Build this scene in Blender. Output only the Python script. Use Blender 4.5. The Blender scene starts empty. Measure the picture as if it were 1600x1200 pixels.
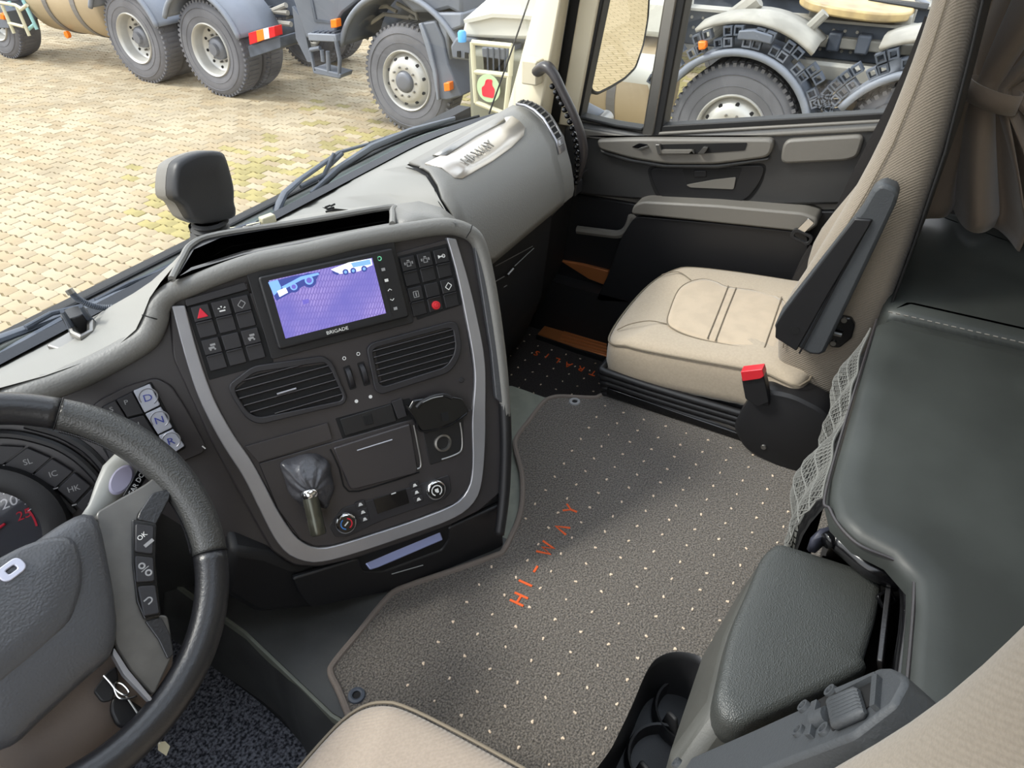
import bpy, bmesh, math, random
import numpy as np
from mathutils import Vector, Matrix
random.seed(4); rs = np.random.RandomState(4)
SC = bpy.context.scene; COL = SC.collection
# ------------------------------------------------------------------ camera
RC = np.array([[0.48194972, -0.87617802, -0.00604554], [-0.53843205, -0.2907121, -0.79093452], [0.69124193, 0.38444578, -0.61187094]])
FPX = 1098.734; C0 = np.array([0., 0., 1.04])
cd = bpy.data.cameras.new('camera'); cam = bpy.data.objects.new('camera', cd); COL.objects.link(cam)
cd.sensor_width = 36; cd.lens = FPX / 1600 * 36; cd.clip_start = .02; cd.clip_end = 300
X_, Y_, Z_ = RC[0], -RC[1], -RC[2]
cam.matrix_world = Matrix([[X_[0], Y_[0], Z_[0], C0[0]], [X_[1], Y_[1], Z_[1], C0[1]], [X_[2], Y_[2], Z_[2], C0[2]], [0, 0, 0, 1]])
SC.camera = cam
# ------------------------------------------------------------------ light
SC.view_settings.view_transform = 'Standard'; SC.view_settings.look = 'None'; SC.view_settings.gamma = 1
SC.view_settings.use_curve_mapping = False
SC.view_settings.exposure = 0.32
SKY = 2.1; SUN = 3.2
w = bpy.data.worlds.new('world'); SC.world = w; w.use_nodes = True
nt = w.node_tree; nt.nodes.clear()
o_ = nt.nodes.new('ShaderNodeOutputWorld'); bg = nt.nodes.new('ShaderNodeBackground'); tc = nt.nodes.new('ShaderNodeTexCoord')
sp = nt.nodes.new('ShaderNodeSeparateXYZ'); cr = nt.nodes.new('ShaderNodeValToRGB'); mp = nt.nodes.new('ShaderNodeMapRange')
nt.links.new(tc.outputs['Generated'], sp.inputs[0]); nt.links.new(sp.outputs['Z'], mp.inputs['Value'])
mp.inputs['From Min'].default_value = -1; nt.links.new(mp.outputs[0], cr.inputs[0])
e = cr.color_ramp.elements
e[0].position = .45; e[0].color = (.55, .5, .42, 1); e[1].position = 1; e[1].color = (.80, .90, 1.08, 1)
x_ = e.new(.52); x_.color = (1.0, .99, .96, 1)
nt.links.new(cr.outputs[0], bg.inputs[0]); bg.inputs[1].default_value = SKY; nt.links.new(bg.outputs[0], o_.inputs[0])
sl = bpy.data.lights.new('sun', 'SUN'); sl.energy = SUN; sl.angle = math.radians(14); sl.color = (1, .96, .88)
so = bpy.data.objects.new('sun', sl); COL.objects.link(so)
so.rotation_euler = Vector((.34, -.62, -.72)).to_track_quat('-Z', 'Y').to_euler()
# ------------------------------------------------------------------ projection helpers
def ray(x, y): return RC.T @ np.array([(x - 800) / FPX, (y - 600) / FPX, 1.])
def at(x, y, ax, val):
    k = 'XYZ'.index(ax); r = ray(x, y); return C0 + r * (val - C0[k]) / r[k]
class Fr:
    def __init__(s, o, ux, uy):
        s.o = np.array(o, float); s.u = np.array(ux, float) / np.linalg.norm(ux)
        uy = np.array(uy, float); uy = uy - s.u * (uy @ s.u); s.v = uy / np.linalg.norm(uy); s.n = np.cross(s.u, s.v)
    def P(s, a, b, c=0.): return s.o + s.u * a + s.v * b + s.n * c
    def uv(s, x, y, off=0.):
        r = ray(x, y); q = C0 + r * ((s.o + s.n * off - C0) @ s.n) / (r @ s.n) - s.o; return (q @ s.u, q @ s.v)
    def px(s, pts, off=0.): return [s.uv(x, y, off) for x, y in pts]
    def sub(s, a, b, c=0., rot=0.):
        cu = s.u * math.cos(rot) + s.v * math.sin(rot); cv = -s.u * math.sin(rot) + s.v * math.cos(rot)
        return Fr(s.P(a, b, c), cu, cv)
WORLD = Fr((0, 0, 0), (1, 0, 0), (0, 1, 0))
# ------------------------------------------------------------------ materials
def lin(c):
    return tuple(((x / 255 / 12.92) if x / 255 <= .04045 else ((x / 255 + .055) / 1.055) ** 2.4) for x in c)
def mat(name, col, rough=.5, metal=0., bump=0., bscale=200., var=0., vscale=20., col2=None, spec=.5, kind='noise', emit=0., trans=0., coat=0., stretch=None, sheen=0., dist=.002):
    m = bpy.data.materials.new(name); m.use_nodes = True; t = m.node_tree; N = t.nodes; L = t.links; b = N['Principled BSDF']
    c = lin(col) + (1,)
    b.inputs['Base Color'].default_value = c; b.inputs['Roughness'].default_value = rough; b.inputs['Metallic'].default_value = metal
    b.inputs['Specular IOR Level'].default_value = spec; b.inputs['Coat Weight'].default_value = coat; b.inputs['Coat Roughness'].default_value = .15
    if sheen: b.inputs['Sheen Weight'].default_value = sheen; b.inputs['Sheen Roughness'].default_value = .5
    if trans: b.inputs['Transmission Weight'].default_value = trans
    if emit: b.inputs['Emission Color'].default_value = c; b.inputs['Emission Strength'].default_value = emit
    tc = N.new('ShaderNodeTexCoord'); src = tc.outputs['Object']
    if stretch:
        mpn = N.new('ShaderNodeMapping'); mpn.inputs['Scale'].default_value = stretch; L.new(src, mpn.inputs[0]); src = mpn.outputs[0]
    if var or col2:
        n = N.new('ShaderNodeTexNoise'); n.inputs['Scale'].default_value = vscale; n.inputs['Detail'].default_value = 5; L.new(src, n.inputs['Vector'])
        mx = N.new('ShaderNodeMix'); mx.data_type = 'RGBA'
        c2 = lin(col2) if col2 else tuple(min(1, x * (1 - var)) for x in lin(col))
        c1 = lin(col) if col2 else tuple(min(1, x * (1 + var)) for x in lin(col))
        r = N.new('ShaderNodeValToRGB'); r.color_ramp.elements[0].position = .38; r.color_ramp.elements[1].position = .62
        L.new(n.outputs[0], r.inputs[0]); L.new(r.outputs[0], mx.inputs[0])
        mx.inputs[6].default_value = c1 + (1,); mx.inputs[7].default_value = c2 + (1,); L.new(mx.outputs[2], b.inputs['Base Color'])
    if bump:
        if kind == 'noise':
            n2 = N.new('ShaderNodeTexNoise'); n2.inputs['Scale'].default_value = bscale; n2.inputs['Detail'].default_value = 3; out = n2.outputs[0]
        elif kind == 'voronoi':
            n2 = N.new('ShaderNodeTexVoronoi'); n2.inputs['Scale'].default_value = bscale; n2.feature = 'SMOOTH_F1'; out = n2.outputs[0]
        else:
            n2 = N.new('ShaderNodeTexWave'); n2.inputs['Scale'].default_value = bscale; n2.inputs['Distortion'].default_value = .3; n2.bands_direction = kind; out = n2.outputs['Fac']
        L.new(src, n2.inputs['Vector'])
        bp = N.new('ShaderNodeBump'); bp.inputs['Strength'].default_value = bump; bp.inputs['Distance'].default_value = dist
        L.new(out, bp.inputs['Height']); L.new(bp.outputs[0], b.inputs['Normal'])
    return m
def glassmat(name, tint=(1, 1, 1), refl=.06, rough=0.):
    m = bpy.data.materials.new(name); m.use_nodes = True; t = m.node_tree; N = t.nodes; L = t.links; N.clear()
    o = N.new('ShaderNodeOutputMaterial'); a = N.new('ShaderNodeBsdfTransparent'); g = N.new('ShaderNodeBsdfGlossy'); mx = N.new('ShaderNodeMixShader')
    a.inputs[0].default_value = tint + (1,); g.inputs['Roughness'].default_value = rough; mx.inputs[0].default_value = refl
    L.new(a.outputs[0], mx.inputs[1]); L.new(g.outputs[0], mx.inputs[2]); L.new(mx.outputs[0], o.inputs[0]); return m
m_dash = mat('dash soft grey plastic', (108, 107, 103), .48, bump=.35, bscale=330, kind='voronoi', spec=.6, dist=.001)
m_dashtop = mat('dash top plastic', (128, 127, 122), .55, bump=.1, bscale=500, spec=.5)
m_face = mat('console fascia satin black', (54, 51, 52), .36, bump=.05, bscale=900, var=.08, vscale=6)
m_black = mat('black moulded plastic', (26, 26, 28), .45, bump=.08, bscale=600)
m_blackmat = mat('dull black plastic', (20, 20, 22), .65, bump=.1, bscale=500)
m_void = mat('deep black plastic', (8, 8, 9), .8)
m_gloss = mat('gloss black plastic', (14, 14, 16), .18, spec=.6)
m_trim = mat('silver painted trim', (158, 158, 162), .32, metal=.55, var=.03)
m_chrome = mat('bright metal', (215, 215, 215), .12, metal=1.)
m_steel = mat('dull steel', (140, 138, 134), .35, metal=.9)
m_btn = mat('black key plastic', (38, 37, 40), .5, var=.04)
m_white = mat('white print', (225, 225, 222), .6)
m_grey = mat('grey print', (150, 150, 150), .6)
m_red = mat('red print', (215, 30, 55), .45)
m_redplas = mat('red plastic', (205, 40, 50), .35)
m_blue = mat('blue print', (60, 130, 210), .5)
m_green = mat('green print', (120, 220, 170), .5)
m_key = mat('pale grey gear key', (176, 178, 188), .4)
m_keyblue = mat('dark blue print', (60, 70, 150), .5)
m_fabric = mat('beige woven seat fabric', (150, 137, 123), .95, bump=.4, bscale=110, kind='DIAGONAL', var=.06, vscale=300, sheen=.3, dist=.001)
m_suede = mat('beige suede seat panel', (174, 158, 136), .95, bump=.15, bscale=300, var=.05, vscale=25, sheen=.4)
m_cush = mat('beige seat bolster cloth', (164, 151, 132), .95, bump=.3, bscale=700, var=.04, vscale=200, sheen=.3)
m_side = mat('grey beige seat side cloth', (134, 124, 110), .95, bump=.35, bscale=110, kind='DIAGONAL', var=.08, vscale=500, sheen=.2, dist=.001)
m_seam = mat('seam thread', (118, 108, 92), .8)
m_leather = mat('grained black leather', (60, 62, 60), .42, bump=.4, bscale=750, kind='voronoi', spec=.55)
m_leath2 = mat('smooth black leather', (34, 34, 36), .36, bump=.2, bscale=300, spec=.6)
m_perf = mat('perforated black leather', (62, 62, 60), .40, bump=.6, bscale=480, kind='voronoi', spec=.6, dist=.001)
m_pad = mat('grained dark grey pad', (74, 75, 78), .36, bump=.4, bscale=420, kind='voronoi', spec=.5, dist=.001)
m_vinyl = mat('bunk vinyl', (54, 57, 55), .45, bump=.05, bscale=300, var=.2, vscale=5, spec=.35)
m_vinylb = mat('blue grey vinyl', (48, 50, 62), .5, bump=.1, bscale=400)
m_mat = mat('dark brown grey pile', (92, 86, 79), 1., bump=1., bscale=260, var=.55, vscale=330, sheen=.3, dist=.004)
m_matedge = mat('grey pile binding', (118, 108, 100), .95, bump=.6, bscale=500)
m_carpet = mat('blue flecked carpet', (116, 117, 124), 1., bump=1., bscale=180, col2=(30, 31, 37), vscale=190, dist=.005)
m_orange = mat('orange embroidery', (222, 92, 38), .8, bump=.5, bscale=500)
m_tuft = mat('cream tuft', (226, 205, 180), .9)
m_floor = mat('grey green floor vinyl', (118, 120, 108), .6, bump=.15, bscale=150, var=.08, vscale=30)
m_floord = mat('dark floor vinyl', (62, 62, 60), .5, bump=.15, bscale=200, var=.15, vscale=12)
m_pillar = mat('cream pillar trim', (205, 196, 172), .5, bump=.08, bscale=400)
m_door = mat('door plastic', (50, 50, 50), .45, bump=.15, bscale=420, spec=.6)
m_doorg = mat('door grey plastic', (106, 103, 97), .5, bump=.12, bscale=420, spec=.55)
m_rubber = mat('black rubber', (16, 16, 17), .6)
m_copper = mat('copper brown scuff plate', (190, 120, 72), .35, metal=.5, bump=.3, bscale=60)
m_curtain = mat('brown curtain cloth', (112, 98, 84), .9, bump=.2, bscale=400, sheen=.3)
m_lining = mat('pale headlining', (170, 165, 152), .9)
m_glass = glassmat('clear glass', (.97, .985, .98), .045)
m_lens = glassmat('gauge lens', (.95, .95, .97), .05, .05)
m_mirror = mat('mirror glass', (245, 240, 225), .0, metal=1.)
m_paver = mat('sandy concrete paver', (156, 141, 114), .95, bump=.4, bscale=60, var=.13, vscale=2.2)
m_paver2 = mat('pale concrete paver', (164, 150, 124), .95, bump=.4, bscale=60, var=.1, vscale=1.5)
m_joint = mat('mossy joint sand', (120, 107, 78), 1., var=.25, vscale=3)
m_tyre = mat('haze grey tyre rubber', (98, 98, 102), .8, bump=.2, bscale=60, var=.12, vscale=4)  # rubber colour lightened to stand in for haze over the yard
m_rim = mat('silver wheel steel', (180, 178, 172), .4, metal=.35, var=.06, vscale=5)
m_hub = mat('grey hub steel', (110, 112, 118), .5, metal=.4)
m_truck = mat('grey truck plastic', (92, 97, 106), .55, var=.08, vscale=2)
m_frame = mat('dark chassis steel', (70, 76, 86), .55, var=.2, vscale=6)
m_frameb = mat('dusty beam', (148, 144, 134), .7, var=.15, vscale=4)
m_guard = mat('grey mudguard plastic', (116, 121, 130), .5, var=.06, vscale=4)
m_tank = mat('beige tank paint', (165, 147, 118), .45, var=.04, vscale=2)
m_strap = mat('grey tank strap', (112, 108, 104), .5)
m_ora = mat('orange lens', (240, 120, 20), .3)
m_tail = mat('red lens', (215, 25, 35), .25)
m_grease = mat('greasy coupling plate', (196, 170, 118), .45, col2=(150, 130, 95), vscale=5)
m_cream = mat('cream painted tube', (190, 185, 158), .5)
m_teal = mat('teal painted tube', (150, 195, 195), .5)
m_wht = mat('off white bonnet', (196, 194, 184), .5)
# ------------------------------------------------------------------ object helpers
WM = {}
def tag(o, label=None, cat=None, group=None, kind=None):
    if label: o['label'] = label
    if cat: o['category'] = cat
    if group: o['group'] = group
    if kind: o['kind'] = kind
    return o
def T(name, label=None, cat=None, loc=(0, 0, 0), M=None, group=None, kind=None):
    o = bpy.data.objects.new(name, None); COL.objects.link(o); o.empty_display_size = .05
    mw = M if M is not None else Matrix.Translation(Vector([float(x) for x in loc]))
    o.matrix_world = mw; WM[o.name] = mw.copy()
    return tag(o, label, cat, group, kind)
def M(name, vf, m, parent=None, local=False, smooth=False, bevel=0., seg=2, sub=0, solid=0., ang=40, mtx=None, label=None, kind=None):
    v, f = vf; v = np.asarray(v, float)
    base = Matrix.Identity(4)
    if parent is not None: base = WM[parent.name]
    mine = mtx if mtx is not None else Matrix.Identity(4)
    wm = base @ mine
    if not local:
        iv = np.array(wm.inverted()); v = v @ iv[:3, :3].T + iv[:3, 3]
    me = bpy.data.meshes.new(name); me.from_pydata([tuple(p) for p in v], [], [tuple(int(i) for i in q) for q in f]); me.update()
    bm = bmesh.new(); bm.from_mesh(me); bmesh.ops.recalc_face_normals(bm, faces=bm.faces); bm.to_mesh(me); bm.free()
    me.materials.append(m)
    o = bpy.data.objects.new(name, me); COL.objects.link(o)
    if parent is not None: o.parent = parent
    o.matrix_basis = mine; WM[o.name] = wm
    if bevel:
        b = o.modifiers.new('b', 'BEVEL'); b.width = bevel; b.segments = seg; b.limit_method = 'ANGLE'; b.angle_limit = math.radians(35)
    if solid:
        s = o.modifiers.new('s', 'SOLIDIFY'); s.thickness = solid; s.offset = 0
    if sub:
        s = o.modifiers.new('u', 'SUBSURF'); s.levels = sub; s.render_levels = sub
    if smooth or bevel or sub:
        me.polygons.foreach_set('use_smooth', [True] * len(me.polygons))
        if not (smooth and ang >= 180):
            try: me.set_sharp_from_angle(angle=math.radians(ang))
            except Exception: pass
    if label: o['label'] = label
    if kind: o['kind'] = kind
    return o
def J(*vfs):
    V = []; F = []; n = 0
    for v, f in vfs:
        V.extend([tuple(p) for p in v]); F.extend([tuple(i + n for i in q) for q in f]); n += len(v)
    return V, F
def rnd(poly, r, n=5):
    out = []; k = len(poly)
    for i in range(k):
        p = np.array(poly[i], float); a = np.array(poly[i - 1], float); b = np.array(poly[(i + 1) % k], float)
        ri = r[i] if isinstance(r, (list, tuple)) else r
        da = a - p; db = b - p; la = np.linalg.norm(da); lb = np.linalg.norm(db); q = min(ri, la * .45, lb * .45)
        if q < 1e-6: out.append(tuple(p)); continue
        s = p + da / la * q; e_ = p + db / lb * q
        for j in range(n + 1):
            t_ = j / n; out.append(tuple((1 - t_) ** 2 * s + 2 * t_ * (1 - t_) * p + t_ ** 2 * e_))
    return out
def prism(fr, poly, w0, w1, scale1=None):
    n = len(poly); c = np.mean(np.array(poly), 0)
    top = poly if scale1 is None else [tuple(c + (np.array(p) - c) * scale1) for p in poly]
    v = [fr.P(a, b, w0) for a, b in poly] + [fr.P(a, b, w1) for a, b in top]
    f = [tuple(range(n))[::-1], tuple(range(n, 2 * n))] + [(i, (i + 1) % n, n + (i + 1) % n, n + i) for i in range(n)]
    return v, f
def rect(u0, u1, v0, v1): return [(u0, v0), (u1, v0), (u1, v1), (u0, v1)]
def box(fr, u0, u1, v0, v1, w0, w1): return prism(fr, rect(u0, u1, v0, v1), w0, w1)
def wbox(x0, x1, y0, y1, z0, z1): return box(WORLD, x0, x1, y0, y1, z0, z1)
def resample(P, n, closed=False):
    P = np.array(P, float)
    if closed: P = np.vstack([P, P[:1]])
    d = np.r_[0, np.cumsum(np.linalg.norm(np.diff(P, axis=0), axis=1))]
    s = np.linspace(0, d[-1], n + (1 if closed else 0))
    Q = np.stack([np.interp(s, d, P[:, k]) for k in range(P.shape[1])], 1)
    return Q[:-1] if closed else Q
def smooth(P, n, closed=False):
    P = np.array(P, float); k = len(P); out = []
    segs = k if closed else k - 1
    for i in range(segs):
        p0 = P[(i - 1) % k] if (closed or i > 0) else P[0]; p1 = P[i]; p2 = P[(i + 1) % k]
        p3 = P[(i + 2) % k] if (closed or i + 2 < k) else P[-1]
        for j in range(n):
            t = j / n; out.append(.5 * (2 * p1 + (p2 - p0) * t + (2 * p0 - 5 * p1 + 4 * p2 - p3) * t * t + (3 * p1 - p0 - 3 * p2 + p3) * t ** 3))
    if not closed: out.append(P[-1])
    return np.array(out)
def ribbon(fr, outer, inner, w0, w1, n=60, closed=False):
    A = resample(outer, n, closed); B = resample(inner, n, closed); v = []
    for a, b in zip(A, B): v += [fr.P(*a, w0), fr.P(*a, w1), fr.P(*b, w1), fr.P(*b, w0)]
    f = []
    for i in range(n if closed else n - 1):
        p = 4 * i; q = 4 * ((i + 1) % n)
        for k in range(4): f.append((p + k, q + k, q + (k + 1) % 4, p + (k + 1) % 4))
    if not closed: f += [(0, 1, 2, 3), (4 * n - 1, 4 * n - 2, 4 * n - 3, 4 * n - 4)]
    return v, f
def tube(P, r, n=10, closed=False, up=None, flat=1., caps=True):
    P = np.array(P, float); k = len(P)
    R_ = np.full(k, r) if np.isscalar(r) else np.interp(np.linspace(0, 1, k), np.linspace(0, 1, len(r)), r)
    tn = np.gradient(P, axis=0) if not closed else (np.roll(P, -1, 0) - np.roll(P, 1, 0))
    tn /= (np.linalg.norm(tn, axis=1)[:, None] + 1e-12)
    a = np.array(up, float) if up is not None else np.array([0, 0, 1.]) if abs(tn[0][2]) < .9 else np.array([1., 0, 0])
    v = []; 
    for i in range(k):
        a2 = a - tn[i] * (a @ tn[i]); a2 /= np.linalg.norm(a2) + 1e-12
        if up is None: a = a2
        b = np.cross(tn[i], a2)
        for j in range(n):
            t = 2 * math.pi * j / n; v.append(P[i] + R_[i] * (flat * math.cos(t) * a2 + math.sin(t) * b))
    f = []
    for i in range(k if closed else k - 1):
        for j in range(n):
            p = i * n; q = ((i + 1) % k) * n; f.append((p + j, p + (j + 1) % n, q + (j + 1) % n, q + j))
    if not closed and caps: f += [tuple(range(n))[::-1], tuple((k - 1) * n + j for j in range(n))]
    return v, f
def lathe(fr, prof, n=32, a0=0., a1=2 * math.pi):
    full = abs(a1 - a0 - 2 * math.pi) < 1e-6; m = n if full else n + 1; v = []
    for j in range(m):
        t = a0 + (a1 - a0) * j / n; c, s = math.cos(t), math.sin(t)
        for r, h in prof: v.append(fr.P(r * c, r * s, h))
    k = len(prof); f = []
    for j in range(n):
        q = ((j + 1) % m) * k; p = j * k
        for i in range(k - 1): f.append((p + i, q + i, q + i + 1, p + i + 1))
    return v, f
def loft(rings, closed=True, cap0=False, cap1=False):
    k = len(rings); n = len(rings[0]); v = [p for r in rings for p in r]; f = []
    for i in range(k - 1):
        for j in range(n if closed else n - 1):
            f.append((i * n + j, i * n + (j + 1) % n, (i + 1) * n + (j + 1) % n, (i + 1) * n + j))
    if cap0: f.append(tuple(range(n))[::-1])
    if cap1: f.append(tuple((k - 1) * n + j for j in range(n)))
    return v, f
def disc(fr, a, b, r, w0, w1, n=20, r1=None):
    r1 = r if r1 is None else r1; s = fr.sub(a, b)
    return lathe(s, [(0.0001, w0), (r, w0), (r1, w1), (.0001, w1)], n)
def text(name, body, fr, a, b, size, m, parent, rot=0., depth=.0006, off=.0005, sx=1., center=True, shear=0.):
    cu = bpy.data.curves.new(name, 'FONT'); cu.body = body; cu.size = size; cu.extrude = depth; cu.resolution_u = 3; cu.shear = shear
    if center: cu.align_x = 'CENTER'; cu.align_y = 'CENTER'
    to = bpy.data.objects.new(name, cu); me = bpy.data.meshes.new_from_object(to)
    v = np.array([p.co[:] for p in me.vertices]).reshape(-1, 3); f = [tuple(p.vertices) for p in me.polygons]
    bpy.data.objects.remove(to); bpy.data.curves.remove(cu); bpy.data.meshes.remove(me)
    c, s = math.cos(rot), math.sin(rot)
    W = [fr.P(a + c * x * sx - s * y, b + s * x * sx + c * y, off + z) for x, y, z in v]
    return M(name, (W, f), m, parent)
def dup(o, parent=None):
    c = o.copy(); COL.objects.link(c); c.parent = parent
    for ch in list(o.children): dup(ch, c)
    return c
def mv(c, loc): c.location = c.location + Vector([float(x) for x in loc]); return c
# ================================================================== SETTING
GZ = -1.43
def S(name, vf, m, parent=None, **k):
    o = M(name, vf, m, parent, **k)
    if parent is None: o['kind'] = 'structure'
    return o
D2 = lambda pts, z=0.: [tuple(at(x, y, 'Z', z)[:2]) for x, y in pts]
# cab floor: raised tunnel, two lower footwells
tun = D2([(800, 603), (818, 609), (851, 621), (925, 621), (957, 607)])
tunnel = [(.33, -.9), (.33, .5), (.352, .62), (.37, .72), (.385, .95), (1.0, .95)] + tun + [(1.70, .42), (1.74, -.9)]
floor = S('floor', prism(WORLD, tunnel, -.24, 0), m_floor)
side = []
for dx, z in ((.03, .002), (.008, -.004), (-.006, -.03), (-.012, -.1), (-.02, -.235)):
    side.append([(x + dx, y, z) for x, y in smooth([(.33, -.9), (.33, .0), (.33, .5), (.352, .62), (.37, .72), (.385, 1.1)], 6)])
S('tunnel_side', loft(side, closed=False), m_floord, floor, smooth=True)
S('tunnel_top_cover', prism(WORLD, [(.335, -.9), (.335, .5), (.357, .62), (.375, .72), (.39, .95), (.75, .95), (.75, -.9)], 0, .004), m_floord, floor)
S('footwell_base', wbox(.9, 1.78, .3, 1.12, -.26, -.22), m_blackmat, floor)
S('footwell_base', wbox(-.55, .42, -.9, 1.12, -.26, -.22), m_blackmat, floor)
# firewall below the dash, rear wall, roof, left wall
wf = S('wall_front', wbox(-.55, 1.78, 1.12, 1.16, -.26, .43), m_blackmat)
wb = S('wall_back', wbox(-.55, 1.85, -1.0, -.95, -.26, 1.75), m_lining)
wr = S('wall_right', wbox(1.86, 1.9, -.95, -.12, -.26, 1.75), m_curtain)
S('sill_trim', wbox(1.72, 1.86, -.2, -.12, -.24, .5), m_blackmat, wr)
wl = S('wall_left', wbox(-.62, -.56, -.95, 1.1, -.26, .42), m_blackmat)
S('rear_panel', wbox(-.62, -.56, -.95, -.35, .42, 1.75), m_lining, wl)
cl = S('ceiling', wbox(-.6, 1.88, -.95, -.35, 1.75, 1.8), m_lining)
S('roof_side', wbox(-.6, .1, -.35, .85, 1.75, 1.8), m_lining, cl)
S('roof_side', wbox(1.35, 1.88, -.35, .85, 1.75, 1.8), m_lining, cl)
S('roof_front', wbox(.1, 1.35, .5, .85, 1.75, 1.8), m_lining, cl)
S('added_skylight_glass', wbox(.1, 1.35, -.35, .5, 1.78, 1.785), m_glass, cl)  # unseen roof opening, added to let sky light into the cab
# windscreen
rows = []
def wsy(x, z):
    e_ = max(0, x - 1.35) / .4; l_ = max(0, -.2 - x) / .4
    return 1.07 - .1 * e_ ** 2 - .1 * l_ ** 2 - (z - .43) * .17
for z in np.linspace(.43, 1.72, 8): rows.append([(x, wsy(x, z), z) for x in np.linspace(-.56, 1.76, 40)])
w1 = S('window_1', loft(rows, closed=False), m_glass, smooth=True, ang=180)
S('lower_seal', tube([(x, wsy(x, .43) - .004, .432) for x in np.linspace(-.56, 1.76, 50)], .009, 8), m_rubber, w1, smooth=True)
S('ceramic_band', loft([[(x, wsy(x, z) - .003, z) for x in np.linspace(-.56, 1.76, 50)] for z in (.43, .445)], closed=False), m_gloss, w1)
# pillar
def pil(pxs, X): return [at(x, y, 'X', X) for x, y in pxs]
ZT = 1.72
def updo(p, q, z):   # extend the line p->q to height z
    p = np.array(p); q = np.array(q); return p + (q - p) * (z - p[2]) / (q[2] - p[2])
a0 = at(793, 168, 'X', 1.71); a1 = at(838, 0, 'X', 1.71); b0 = at(846, 170, 'X', 1.66); b1 = at(876, 0, 'X', 1.66); c0 = at(862, 172, 'X', 1.72); c1 = at(889, 0, 'X', 1.72)
lines = [(a0, a1), (b0, b1), (c0, c1)]
ringsP = []
for z in (.38, .6, .9, 1.3, ZT):
    A = [updo(p, q, z) for p, q in lines]; cpt = [A[0], A[0] * .5 + A[1] * .5 + np.array([-.012, .0, 0]), A[1], A[1] * .5 + A[2] * .5 + np.array([-.006, 0, 0]), A[2], A[2] + np.array([.06, .03, 0]), A[0] + np.array([.06, .02, 0])]
    ringsP.append([tuple(p) for p in cpt])
t1 = S('trim_1', loft(ringsP, cap1=True), m_pillar, bevel=.006)
# wire hanging in front of the pillar
S('pillar_cord', tube([at(764, 178, 'Y', .97), at(795, 92, 'Y', .955), at(828, -4, 'Y', .94), at(850, -90, 'Y', .93)], .0022, 6), m_rubber, t1, smooth=True)
# ------------------------------------------------------------------ passenger door
DX = 1.75
Dp = Fr((DX, 0, 0), (0, -1, 0), (0, 0, 1))
door = S('door_1', prism(Dp, Dp.px([(880, 175), (900, 187), (1008, 207), (1030, 210), (1385, 190), (1440, 186), (1470, 600), (700, 800), (800, 200)]), -.06, -.012), m_doorg, bevel=.004)
def dpart(name, px, w0, w1, m, r=0., bevel=.003, parent=door, label=None, off=None):
    pts = Dp.px(px, w1 if off is None else off)
    return M(name, prism(Dp, rnd(pts, r) if r else pts, w0, w1), m, parent, bevel=bevel, label=label)
# window frame: uprights run up along their photo lines
def upright(name, x0, y0, x1, y1, wid, w0, w1, m, top=ZT):
    a = np.array(Dp.uv(x0, y0, w1)); b = np.array(Dp.uv(x1, y1, w1)); d = (b - a) / (b - a)[1]; t_ = a + d * (top - a[1])
    return M(name, prism(Dp, [tuple(a), tuple(a + (wid, 0)), tuple(t_ + (wid, 0)), tuple(t_)], w0, w1), m, door, bevel=.004)
upright('front_seal', 858, 190, 889, 0, .034, -.05, -.004, m_rubber)
upright('front_frame', 872, 195, 905, 0, .05, -.06, .006, m_pillar)
upright('front_seal', 893, 190, 930, 0, .022, -.05, -.002, m_rubber)
upright('division_bar', 1002, 214, 1037, 0, .03, -.05, .004, m_steel)
upright('division_seal', 1014, 214, 1051, 0, .03, -.06, -.0, m_rubber)
upright('division_edge', 1027, 206, 1061, 0, .012, -.06, -.004, m_doorg)
upright('rear_frame', 1440, 190, 1478, 0, .08, -.06, .006, m_doorg)
glz = prism(Dp, Dp.px([(860, 188), (1005, 206), (1030, 205), (1440, 184)], -.03) + [(.3, 1.7), (-1.3, 1.7)], -.032, -.028)
w2 = S('window_2', glz, m_glass)
dpart('sill_seal', [(1028, 207), (1030, 197), (1385, 176), (1440, 173), (1440, 186), (1385, 188)], -.04, -.002, m_rubber)
dpart('sill_strip', [(1028, 212), (1029, 207), (1385, 187), (1440, 184), (1440, 190), (1385, 193)], -.03, .004, m_doorg)
dpart('seal_lip', [(900, 186), (960, 200), (1003, 206), (1003, 201), (962, 195), (902, 181)], -.04, .0, m_rubber)
dpart('upper_panel', [(880, 200), (905, 194), (1010, 213), (1045, 213), (1385, 193), (1430, 190), (1430, 290), (1350, 320), (1200, 322), (985, 312), (905, 305), (880, 300)], -.03, .012, m_door, 0, .008)
dpart('upper_ledge', [(903, 200), (1010, 218), (1045, 217), (1385, 197), (1385, 206), (1205, 214), (935, 219), (905, 214)], 0, .016, m_doorg, 0, .004)
ui = dpart('switch_insert', [(931, 219), (1000, 217), (1210, 218), (1203, 246), (1120, 257), (1040, 257), (985, 248), (936, 234)], .0, .035, m_doorg, .03, .008)
dpart('lower_lip', [(936, 234), (985, 248), (1040, 257), (1120, 257), (1203, 246), (1200, 252), (1120, 264), (1035, 263), (980, 254), (940, 241)], .0, .028, m_door, 0, .006)
dpart('grab_recess', [(1024, 226), (1168, 223), (1164, 235), (1085, 241), (1030, 240)], .03, .0362, m_void, .004, 0)
for a in ([(987, 230), (998, 224), (1012, 226), (1004, 233)],):
    dpart('release_lever', a, .03, .038, m_gloss, .003, .001)
dpart('lever_tip', [(996, 233), (1010, 228), (1013, 230), (1000, 235)], .03, .042, m_steel, .002, .001)
dpart('grab_bar', [(1026, 235), (1080, 235), (1084, 240), (1024, 240)], .03, .046, m_doorg, .002, .002)
dpart('bar_post', [(1024, 226), (1030, 226), (1034, 240), (1028, 242)], .03, .048, m_steel, .002, .002)
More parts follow.
